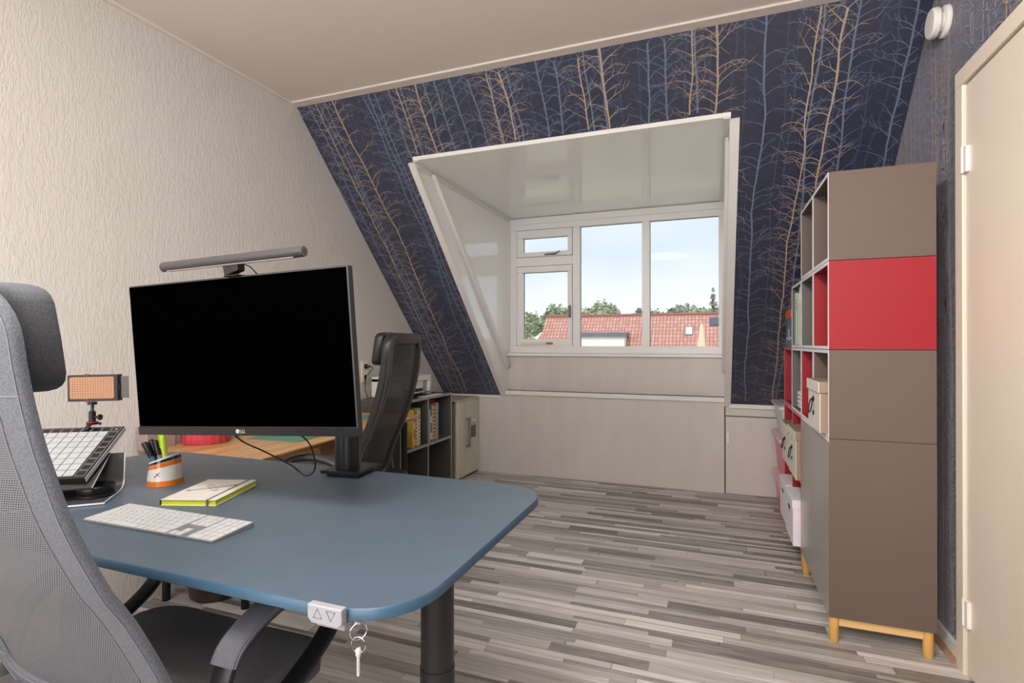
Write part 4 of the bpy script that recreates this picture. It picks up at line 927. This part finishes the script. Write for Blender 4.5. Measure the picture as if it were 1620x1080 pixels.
# ------------------------------------------------------------------ toy fridge
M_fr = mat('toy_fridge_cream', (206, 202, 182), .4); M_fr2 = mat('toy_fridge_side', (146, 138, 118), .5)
r = thing('toy_fridge', 'cream double-door toy fridge with a grey handle in the corner under the slope', 'toy fridge', (-2.14, 4.24, 0))
g = G(); g.box(-2.34, -2.06, 4.055, 4.485, .02, .66); obj('body', g, M_fr2, r, bevel=.004)
g = G(); g.prism(rrect(-2.0595, -2.02, 4.06, 4.229, .019, 6), .02, .672); obj('door', g, M_fr, r, smooth=40, bevel=.004)
g = G(); g.box(-2.06, -2.02, 4.233, 4.49, .02, .672); d_ = obj('door', g, M_fr, r, bevel=.004)
g = G(); g.box(-2.34, -2.02, 4.055, 4.49, .6725, .690); obj('top', g, M_fr, r, bevel=.006)
g = G(); g.box(-2.005, -1.993, 4.245, 4.258, .27, .52); g.box(-2.02, -1.995, 4.245, 4.258, .27, .285); g.box(-2.02, -1.995, 4.245, 4.258, .505, .52); g.box(-2.005, -1.993, 4.215, 4.225, .27, .52); g.box(-2.02, -1.995, 4.215, 4.225, .27, .285); g.box(-2.02, -1.995, 4.215, 4.225, .505, .52); obj('handle', g, mat('handle_silver', (150, 152, 152), .35, metal=.3), d_, bevel=.002)
g = G(); g.box(-2.021, -2.0192, 4.30, 4.42, .335, .44, 0); g.box(-2.02, -2.012, 4.295, 4.425, .44, .45, 1); g.box(-2.02, -2.012, 4.295, 4.30, .33, .44, 1); g.box(-2.02, -2.012, 4.295, 4.425, .325, .333, 1)
g.lathe([(.010, 0), (.010, .014), (.007, .018)], 14, 1, Matrix.Translation((-2.02, 4.33, .475)) @ Matrix.Rotation(pi / 2, 4, 'Y')); g.lathe([(.012, 0), (.012, .018), (.008, .024)], 14, 1, Matrix.Translation((-2.02, 4.38, .478)) @ Matrix.Rotation(pi / 2, 4, 'Y'))
obj('dispenser', g, [mat('dispenser_dark', (104, 96, 76), .5), M_fr], d_)

# ------------------------------------------------------------------ wall of cube cabinets on the right
FX = .4246; Y0 = 2.402; MW = .35; BX = FX + .35; TH = .013
M_dark = mat('grey_foil_inside', (92, 86, 80), .6)
def module(y0, z0, color, label, h=MW, w=MW, edge=M_edge, split=None):
    """open cube cabinet facing -x"""
    rr = thing('cube_cabinet', label, 'cabinet', (FX + .175, y0 + w / 2, z0), group='open cube cabinets on the right')
    e = .0013; y1 = y0 + w - e; y0 = y0 + e; z1 = z0 + h - e; z0 = z0 + e
    fboard('side_panel', FX, BX, y0, y0 + TH, z0, z1, color, edge, rr); fboard('side_panel', FX, BX, y1 - TH, y1, z0, z1, color, edge, rr)
    fboard('top_panel', FX, BX, y0 + TH, y1 - TH, z1 - TH, z1, color, edge, rr); fboard('bottom_panel', FX, BX, y0 + TH, y1 - TH, z0, z0 + TH, color, edge, rr)
    g = G(); g.box(BX - .012, BX - .004, y0 + TH, y1 - TH, z0 + TH, z1 - TH); obj('back_panel', g, color, rr)
    if split:
        ym = (y0 + y1) / 2; zm = (z0 + z1) / 2
        fboard('divider', FX + .002, BX - .012, ym - TH / 2, ym + TH / 2, z0 + TH, z1 - TH, color, edge, rr)
        fboard('shelf_board', FX + .002, BX - .012, y0 + TH, ym - TH / 2, zm - TH / 2, zm + TH / 2, color, edge, rr); fboard('shelf_board', FX + .002, BX - .012, ym + TH / 2, y1 - TH, zm - TH / 2, zm + TH / 2, color, edge, rr)
    return rr
module(Y0, 1.5, M_taupe, 'grey-brown open cube cabinet at the top of the nearest column')
module(Y0, 1.15, M_red, 'red open cube cabinet showing its red side, second from top of the nearest column')
module(Y0, .80, M_taupe, 'grey-brown open cube cabinet holding the canvas box above the door cabinet')
module(Y0 + MW, 1.5, M_taupe, 'grey open cube cabinet with a pale round object, top of the second column')
module(Y0 + MW, 1.15, M_greyin, 'empty grey open cube cabinet in the middle of the second column')
module(Y0 + MW, .80, M_red, 'red open cube cabinet directly above the second cabinet door')
module(Y0 + 2 * MW, 1.15, M_greyin, 'grey open cube cabinet filled with upright binders')
module(Y0 + 2 * MW, .80, M_greyin, 'grey open cube cabinet with folded white cloths, below the binders')
module(Y0 + 3 * MW, .80, M_red, 'red open cube cabinet at the far end under the lidded box', edge=M_rededge)
u_ = module(Y0 + 2 * MW, .10, M_red, 'low red cabinet with four open compartments holding storage boxes', h=.70, w=.70, edge=M_rededge, split=True); u_.name = 'open_cabinet'
# door cabinet
rr = thing('door_cabinet', 'tall grey-brown cabinet with two doors at the foot of the nearest columns', 'cabinet', (FX + .175, Y0 + .35, .10))
y0, y1 = Y0 + .0006, Y0 + .6994; z0, z1 = .1006, .7994
g = G(); x0 = FX + .018; g.box(x0, BX, y0, y0 + TH, z0, z1); g.box(FX, x0, y0, y0 + .002, z0, z1 - TH); obj('side_panel', g, M_taupe, rr); g = G(); g.box(x0, BX, y1 - TH, y1, z0, z1); g.box(FX, x0, y1 - .002, y1, z0, z1 - TH); obj('side_panel', g, M_taupe, rr)
g = G(); g.box(FX + .0012, BX, y0 + TH, y1 - TH, z1 - TH, z1, 0); g.box(FX, FX + .0012, y0, y1, z1 - TH, z1, 1); g.box(FX + .0012, x0, y0, y0 + TH, z1 - TH, z1, 0); g.box(FX + .0012, x0, y1 - TH, y1, z1 - TH, z1, 0); obj('top_panel', g, [M_taupe, M_edge], rr)
g = G(); g.box(x0, BX, y0 + TH, y1 - TH, z0, z0 + TH); obj('bottom_panel', g, M_taupe, rr); g = G(); g.box(BX - .012, BX - .004, y0 + TH, y1 - TH, z0 + TH, z1 - TH); obj('back_panel', g, M_taupe, rr)
M_doorg = mat('satin_grey_door', (150, 147, 140), .26, spec=.6)
for a, b in ((y0 + .0024, Y0 + .3492), (Y0 + .3508, y1 - .0024)):
    g = G(); g.box(FX, FX + .016, a, b, z0, z1 - TH - .002); obj('door', g, M_doorg, rr, bevel=.0008)
# birch leg frames
def legframe(y0, y1, label):
    rr = thing('leg_frame', label, 'cabinet legs', (FX + .175, (y0 + y1) / 2, 0), group='birch leg frames under the cabinets')
    for x in (FX + .020, BX - .022):
        for y in (y0 + .022, y1 - .022):
            g = G(); g.lathe([(.016, .0), (.0175, .002), (.0175, .0995)], 20, 0, None, (x, y)); obj('leg', g, M_birch, rr, smooth=40)
    for y in (y0 + .022, y1 - .022):
        g = G(); g.box(FX + .036, BX - .038, y - .010, y + .010, .066, .0995); obj('rail', g, mat('birch_rail', (222, 182, 122), .5), rr, bevel=.001)
    for x in (FX + .020, BX - .022):
        g = G(); g.box(x - .010, x + .010, y0 + .038, y1 - .038, .075, .0995); obj('rail', g, mat('birch_rail', (222, 182, 122), .5), rr, bevel=.001)
legframe(Y0 + .001, Y0 + .699, 'birch leg frame under the grey door cabinet'); legframe(Y0 + .701, Y0 + 1.399, 'birch leg frame under the red four-compartment cabinet')
# canvas boxes with ring pulls
M_canv = mat('cream_canvas', (222, 216, 204), .85, bump=.2, bscale=500); M_jute = mat('jute_side', (154, 134, 114), .9, var=.15, vscale=300, bump=.3, bscale=600)
def canvas_box(x0, y0, y1, z0, h, label, hs=1):
    rr = thing('fabric_box', label, 'box', (x0 + .15, (y0 + y1) / 2, z0), group='canvas boxes with ring pulls')
    z0 += .0016
    def bb(nm, x_, a, b, z_0, z_1):
        g = G(); g.box(x_, x_ + .003, a, b, z_0, z_1, 0); g.box(x_ + .003, x_ + .29, a, b, z_0, z_1, 1); return obj(nm, g, [M_canv, M_jute], rr, bevel=.003)
    bb('body', x0 + .006, y0 + .006, y1 - .006, z0, z0 + h - .045); bb('lid', x0, y0, y1, z0 + h - .044, z0 + h)
    yc = (y0 + y1) / 2; zc = z0 + h * .47; rl = .030
    g = G(); g.tube([(x0 - .002 - .010 * (1 - sin(a)) / 2, yc + rl * cos(a), zc + rl * sin(a)) for a in [2 * pi * k / 28 for k in range(28)]], .0026, 8, closed=True); g.lathe([(.012, 0), (.012, .003), (.006, .006)], 14, 0, Matrix.Translation((x0 + .006, yc, zc + rl)) @ Matrix.Rotation(-pi / 2, 4, 'Y')); g.lathe([(.010, 0), (.010, .004)], 14, 0, Matrix.Translation((x0 + .006, yc, zc - rl)) @ Matrix.Rotation(-pi / 2, 4, 'Y')); obj('ring_pull', g, mat('dark_iron', (46, 44, 46), .35, metal=.6), rr, smooth=60)
canvas_box(.394, 2.432, 2.718, .80 + TH, .205, 'cream canvas box with ring pull in the nearest column above the doors')
canvas_box(.398, 3.128, 3.425, .45 + TH / 2, .255, 'cream canvas box with ring pull, nearer one in the red cabinet')
canvas_box(.402, 3.475, 3.765, .45 + TH / 2, .235, 'cream canvas box with ring pull, farther one in the red cabinet')
M_card = mat('white_card', (232, 228, 232), .6); M_cards = mat('pinkish_card', (206, 190, 190), .6)
def card_box(x0, y0, y1, z0, h, label):
    rr = thing('storage_box', label, 'box', (x0 + .15, (y0 + y1) / 2, z0), group='white lidded boxes in the red cabinet'); z0 += .0016
    g = G(); g.box(x0 + .004, x0 + .28, y0 + .004, y1 - .004, z0, z0 + h - .04); obj('body', g, M_card, rr, bevel=.002); g = G(); g.box(x0, x0 + .285, y0, y1, z0 + h - .045, z0 + h); obj('lid', g, M_card, rr, bevel=.002)
    yc = (y0 + y1) / 2; g = G(); g.prism(rrect(yc - .035, yc + .035, z0 + h * .66, z0 + h * .66 + .02, .009, 4), x0 + .002, x0 + .0042, 'x'); obj('hand_hole', g, M_black, rr)
card_box(.386, 3.128, 3.425, .10 + TH, .240, 'nearer white cardboard box with hand hole at the bottom of the red cabinet')
card_box(.392, 3.475, 3.765, .10 + TH, .235, 'farther white cardboard box with hand hole at the bottom of the red cabinet')
# stack of plastic bins against the knee wall
def tub(z0, h, col_b, col_l, label, tr=0):
    rr = thing('storage_bin', label, 'bin', (.56, 4.11, z0), group='stack of lidded plastic bins beside the cabinet'); N = 4
    g = G(); lo_ = rrect(.44, .70, 3.90, 4.34, .03, 4); hi_ = rrect(.418, .722, 3.87, 4.37, .03, 4); n = len(lo_); z0 += .0006
    v = [(x, y, z0) for x, y in lo_] + [(x, y, z0 + h - .02) for x, y in hi_]; g.add(v, [tuple(range(n))[::-1], tuple(range(n, 2 * n))] + [(i, (i + 1) % n, n + (i + 1) % n, n + i) for i in range(n)]); obj('tub', g, col_b, rr, smooth=40)
    g = G(); g.prism(rrect(.400, .740, 3.855, 4.385, .03, 5), z0 + h - .024, z0 + h - .004); g.prism(rrect(.43, .71, 3.89, 4.35, .03, 5), z0 + h - .004, z0 + h); obj('lid', g, col_l, rr, bevel=.004)
M_pk = mat('pink_plastic', (226, 92, 128), .3, spec=.5); M_pkl = mat('pale_pink_lid', (226, 186, 194), .35); M_wp_ = mat('milky_plastic', (212, 214, 212), .3)
tub(0, .262, M_pk, M_pkl, 'pink plastic bin with pale lid, lowest of the stack by the far wall')
tub(.263, .285, M_pk, M_pkl, 'pink plastic bin with pale lid, middle of the stack by the far wall')
tub(.549, .215, M_wp_, M_wp_, 'milky white plastic bin on top of the stack by the far wall')
# binders, box, folded cloths, round ornament
y = Y0 + 2 * MW + TH + .004
rb = random.Random(4)
for k, (w, h, c, lab, dx) in enumerate([(.045, .305, (222, 212, 196), 'beige binder, tallest, nearest the camera in the binder cabinet', -.012), (.05, .275, (206, 200, 182), 'pale grey binder with a small brown mark', 0), (.03, .27, (214, 214, 204), 'off-white binder in the middle of the row', -.002),
        (.04, .278, (190, 200, 188), 'grey-green binder in the binder cabinet', -.004), (.03, .275, (220, 218, 206), 'narrow ivory binder in the binder cabinet', -.003), (.05, .29, (150, 178, 152), 'green binder at the far end of the binder cabinet', -.008)]):
    rr = thing('binder', lab, 'binder', (FX + .15, y + w / 2, 1.15 + TH), group='binders in the grey cabinet'); x0 = FX + .012 + dx; z0 = 1.1517 + TH
    g = G(); g.box(x0, x0 + .25, y, y + w, z0, z0 + h); obj('cover', g, mat('binder_%d' % k, c, .5), rr, bevel=.002)
    g = G(); g.box(x0 - .0008, x0, y + w * .2, y + w * .8, z0 + h * .72, z0 + h * .93, 0); obj('spine_label', g, mat('spine_%d' % (k % 3), ((232, 226, 214), (70, 92, 96), (196, 150, 110))[k % 3], .6), rr); y += w + .0015
rr = thing('lidded_box', 'grey-blue patterned box with an orange lid on top of the far red cabinet', 'box', (FX + .14, 3.63, 1.15))
g = G(); g.box(FX + .008, FX + .27, 3.50, 3.75, 1.1492, 1.325, 0); g.box(FX + .0075, FX + .008, 3.62, 3.66, 1.19, 1.26, 1); g.box(FX + .0075, FX + .008, 3.53, 3.75, 1.20, 1.212, 1); obj('body', g, [mat('blue_grey_card', (118, 124, 148), .6, var=.3, vscale=60), M_card], rr)
g = G(); g.box(FX + .002, FX + .275, 3.495, 3.755, 1.3252, 1.375); obj('lid', g, mat('orange_lid', (232, 96, 66), .5), rr, bevel=.002)
for k in range(4):
    g = G(); g.rbox((FX + .10, 3.30, .80 + TH + .0140 + k * .0235), (.085, .12, .0115), .4, 8); tag(obj('folded_cloth', g, mat('cloth_%d' % (k % 2), ((206, 218, 222), (222, 226, 228))[k % 2], .9), smooth=180), ('bottom', 'second', 'third', 'topmost')[k] + ' white cloth of the folded pile in the grey cabinet', 'cloth', 'folded white cloths')
g = G(); g.lathe([(.02, 0), (.036, .006), (.044, .04), (.045, .075), (.04, .11), (.028, .128), (.01, .134)], 28, 0, None, (0, 0)); g.v = [(FX + .055 + x * .55, 2.80 + .03 + y * 1.0, 1.5 + TH + .002 + z) for x, y, z in g.v]
tag(obj('round_vase', g, mat('ivory', (224, 212, 188), .35), smooth=60), 'small ivory rounded vase in the top cabinet of the second column', 'vase')

# ------------------------------------------------------------------ outside: roofs, trees, parasol
def tiles(name, c1, c2, sx, sz):
    m = bpy.data.materials.new(name); m.use_nodes = True; t = m.node_tree; L = t.links.new; b = t.nodes['Principled BSDF']; b.inputs['Roughness'].default_value = .8
    uv = t.nodes.new('ShaderNodeTexCoord'); br = t.nodes.new('ShaderNodeTexBrick'); br.offset = 0; br.inputs['Scale'].default_value = 1; br.inputs['Brick Width'].default_value = sx; br.inputs['Row Height'].default_value = sz; br.inputs['Mortar Size'].default_value = .032; br.inputs['Mortar Smooth'].default_value = .6
    br.inputs['Color1'].default_value = (*lin(c1), 1); br.inputs['Color2'].default_value = (*lin(c2), 1); br.inputs['Mortar'].default_value = (*lin((132, 90, 82)), 1)
    sp_ = t.nodes.new('ShaderNodeSeparateXYZ'); cb = t.nodes.new('ShaderNodeCombineXYZ'); ml = t.nodes.new('ShaderNodeMath'); ml.operation = 'MULTIPLY'; ml.inputs[1].default_value = 1.35
    L(uv.outputs['Object'], sp_.inputs[0]); L(sp_.outputs['X'], cb.inputs[0]); L(sp_.outputs['Z'], ml.inputs[0]); L(ml.outputs[0], cb.inputs[1]); L(cb.outputs[0], br.inputs['Vector']); L(br.outputs['Color'], b.inputs['Base Color']); return m
M_tile = tiles('roof_tiles', (206, 158, 146), (188, 136, 124), .24, .34)
M_ext = mat('house_render', (236, 234, 228), .8)
def house(name, label, x0, x1, yr, zr, ye, ze, hipL=0):
    rr = thing(name, label, 'house', ((x0 + x1) / 2, yr, -5.5))
    g = G(); v = [(x0, ye, ze), (x1, ye, ze), (x0 + hipL, yr, zr), (x1, yr, zr), (x0, 2 * yr - ye, ze), (x1, 2 * yr - ye, ze)]
    w = [(a, b, c - .15) for a, b, c in v]; g.add(v + w, [(0, 1, 3, 2), (2, 3, 5, 4), (6, 8, 9, 7), (8, 10, 11, 9), (0, 2, 8, 6), (2, 4, 10, 8), (1, 7, 9, 3), (3, 9, 11, 5), (0, 6, 7, 1), (4, 5, 11, 10)]); obj('roof', g, M_tile, rr)
    g = G(); g.tube([(x0 + hipL, yr, zr + .02), (x1, yr, zr + .02)], .11, 8); obj('ridge', g, mat('ridge_tile', (150, 98, 86), .8), rr)
    g = G(); g.prism([(ye + .4, -5.5), (2 * yr - ye - .4, -5.5), (2 * yr - ye - .4, ze), (yr, zr - .25), (ye + .4, ze)], x0 + hipL * .5 + .3, x1 - .3, 'x'); obj('wall', g, M_ext, rr); return rr
h1 = house('house', 'long house with a red tiled roof seen through the two large panes', -12.2, 6.0, 40, 3.22, 36.0, -1.2)
sl_ = 4.42 / 4.0
g = G(); g.box(-9.05, -5.75, 37.3, 39.3, .2, 1.62, 0); g.box(-9.2, -5.6, 37.15, 39.3, 1.62, 1.92, 1); dm = obj('flat_roof_dormer', g, [M_ext, mat('zinc_edge', (112, 116, 124), .6)], h1)
g = G(); g.box(-5.38, -5.0, 40.6, 41.0, 2.6, 3.55); g.box(-5.45, -4.93, 40.55, 41.05, 3.55, 3.62); g.box(-5.34, -5.04, 40.65, 40.95, 3.62, 3.8); obj('chimney', g, mat('chimney_dark', (110, 108, 104), .7), h1)
def onroof(x0, x1, z0, z1, name, m, off=.05):
    g = G(); P = lambda x, z, o: (x, 40 - (3.22 - z) / sl_ - o * .74, z + o * .67)
    g.add([P(x0, z0, -.02), P(x1, z0, -.02), P(x1, z1, -.02), P(x0, z1, -.02), P(x0, z0, off), P(x1, z0, off), P(x1, z1, off), P(x0, z1, off)], [(4, 5, 6, 7), (0, 1, 5, 4), (1, 2, 6, 5), (2, 3, 7, 6), (3, 0, 4, 7)]); return obj(name, g, m, h1)
onroof(-1.83, -1.30, 1.70, 2.30, 'skylight_frame', mat('zinc_edge', (112, 116, 124), .6)); onroof(-1.77, -1.36, 1.76, 2.24, 'skylight_pane', M_ext, .07)
onroof(-.25, .42, 2.36, 2.92, 'solar_panel', mat('panel_blue', (74, 84, 104), .4), .08)
h2 = house('house', 'red-roofed house among the trees seen through the casement', -16.4, -11.1, 51, 3.46, 47.4, .0, 1.2)
g = G(); g.box(-13.25, -12.2, 47.8, 50.2, .8, 2.85, 0); g.box(-13.35, -12.1, 47.7, 50.3, 2.85, 2.95, 1); g.box(-12.95, -12.5, 47.77, 47.8, 1.6, 2.5, 2); obj('dormer_window', g, [M_ext, mat('zinc_edge', (112, 116, 124), .6), mat('pane_grey', (150, 156, 160), .3)], h2)
M_lf = [mat('foliage_a', (160, 170, 140), .9, var=.3, vscale=1.6), mat('foliage_b', (178, 186, 148), .9, var=.3, vscale=1.6), mat('bark', (110, 96, 80), .9), mat('foliage_c', (150, 160, 142), .9, var=.3, vscale=1.6)]
def tree(x, y, ztop, w, label, mi=0, seed=0, conifer=False):
    rr = thing('garden_tree', label, 'tree', (x, y, -5.5), group='trees beyond the houses'); rg = random.Random(seed); g = G()
    h = w * .9
    n = 900
    for k in range(n):
        if conifer:
            t_ = rg.random() ** .8; a = rg.uniform(0, 2 * pi); tier = math.floor(t_ * 9) / 9; q = w * .55 * (t_ + .04) * rg.uniform(.2, 1); p = Vector((x + q * cos(a), y + q * sin(a), ztop - t_ * 5.5 - q * .25 * (1 if int(t_ * 18) % 2 else .6))); s = .13
            if (t_ * 9) % 1 > .55: continue
        else:
            a = rg.uniform(0, 2 * pi); b = math.asin(rg.uniform(-.4, 1)); q = rg.uniform(.72, 1.0) * (1 + .16 * sin(3 * a + seed) + .12 * sin(5 * b + 2 * a)); p = Vector((x + w / 2 * q * cos(a) * cos(b), y + w / 2 * q * sin(a) * cos(b), ztop - h / 1.9 + h / 1.9 * q * sin(b))); s = w * .055
        u = Vector((rg.uniform(-1, 1), rg.uniform(-1, 1), rg.uniform(-1, 1))).normalized(); v_ = u.orthogonal().normalized()
        g.add([p + u * s, p + v_ * s * .8, p - u * s, p - v_ * s * .8], [(0, 1, 2, 3)])
    if not conifer: g.rbox((x, y, ztop - h / 1.9), (w * .38, w * .38, h * .40), .9, 8)
    obj('crown', g, M_lf[mi], rr)
    g = G(); g.lathe([(.22, -5.5), (.12, ztop - (.6 if conifer else h * .5))], 8, 0, None, (x, y)); obj('trunk', g, M_lf[2], rr, smooth=60)
tree(-21.6, 64, 4.9, 3.6, 'leafy tree at the left edge of the casement view', 0, 1); tree(-17.6, 62, 5.6, 4.0, 'broad tree behind the small red roof in the casement', 0, 2); tree(-14.9, 42, 1.9, 2.8, 'pale green bush in front of the small red roof', 1, 7)
tree(-12.0, 62, 5.9, 3.6, 'round lone tree above the ridge in the left large pane', 0, 3); tree(-15.6, 68, 5.6, 3.2, 'tree to the left of the lone tree, behind the ridge', 1, 4)
tree(-8.6, 66, 4.9, 2.6, 'small treetop just above the ridge left of the chimney', 0, 12)
tree(-6.2, 60, 4.75, 3.2, 'treetop beside the chimney', 0, 5); tree(-3.6, 66, 5.6, 4.0, 'treetop at the left of the right large pane', 3, 6); tree(-1.6, 60, 4.9, 3.4, 'treetop in the middle of the right large pane', 0, 8); tree(1.0, 66, 5.2, 3.6, 'treetop near the tall conifer', 1, 9); tree(-.0, 51, 6.15, 2.2, 'tall sparse conifer at the right edge of the window view', 3, 10, True)
rr = thing('garden_parasol', 'closed cream parasol in front of the red roof', 'parasol', (-.42, 22, -3.2))
g = G(); g.lathe([(.12, .2), (.19, .5), (.15, 1.2), (.07, 1.8), (.02, 1.95)], 14, 0, None, (-.42, 22)); obj('canopy', g, mat('parasol_cream', (226, 206, 178), .8), rr, smooth=60)
g = G(); g.lathe([(.025, -3.2), (.025, .3)], 8, 0, None, (-.42, 22)); obj('pole', g, M_white, rr); g = G(); g.lathe([(.25, -3.2), (.25, -3.1), (.05, -3.05)], 16, 0, None, (-.42, 22)); obj('base', g, M_black, rr)
g = G(); g.box(-120, 120, 6, 240, -5.6, -5.5); struct('ground', g, mat('garden_ground', (170, 168, 152), .95, var=.2, vscale=.4), label='garden ground far below the window', cat='ground')
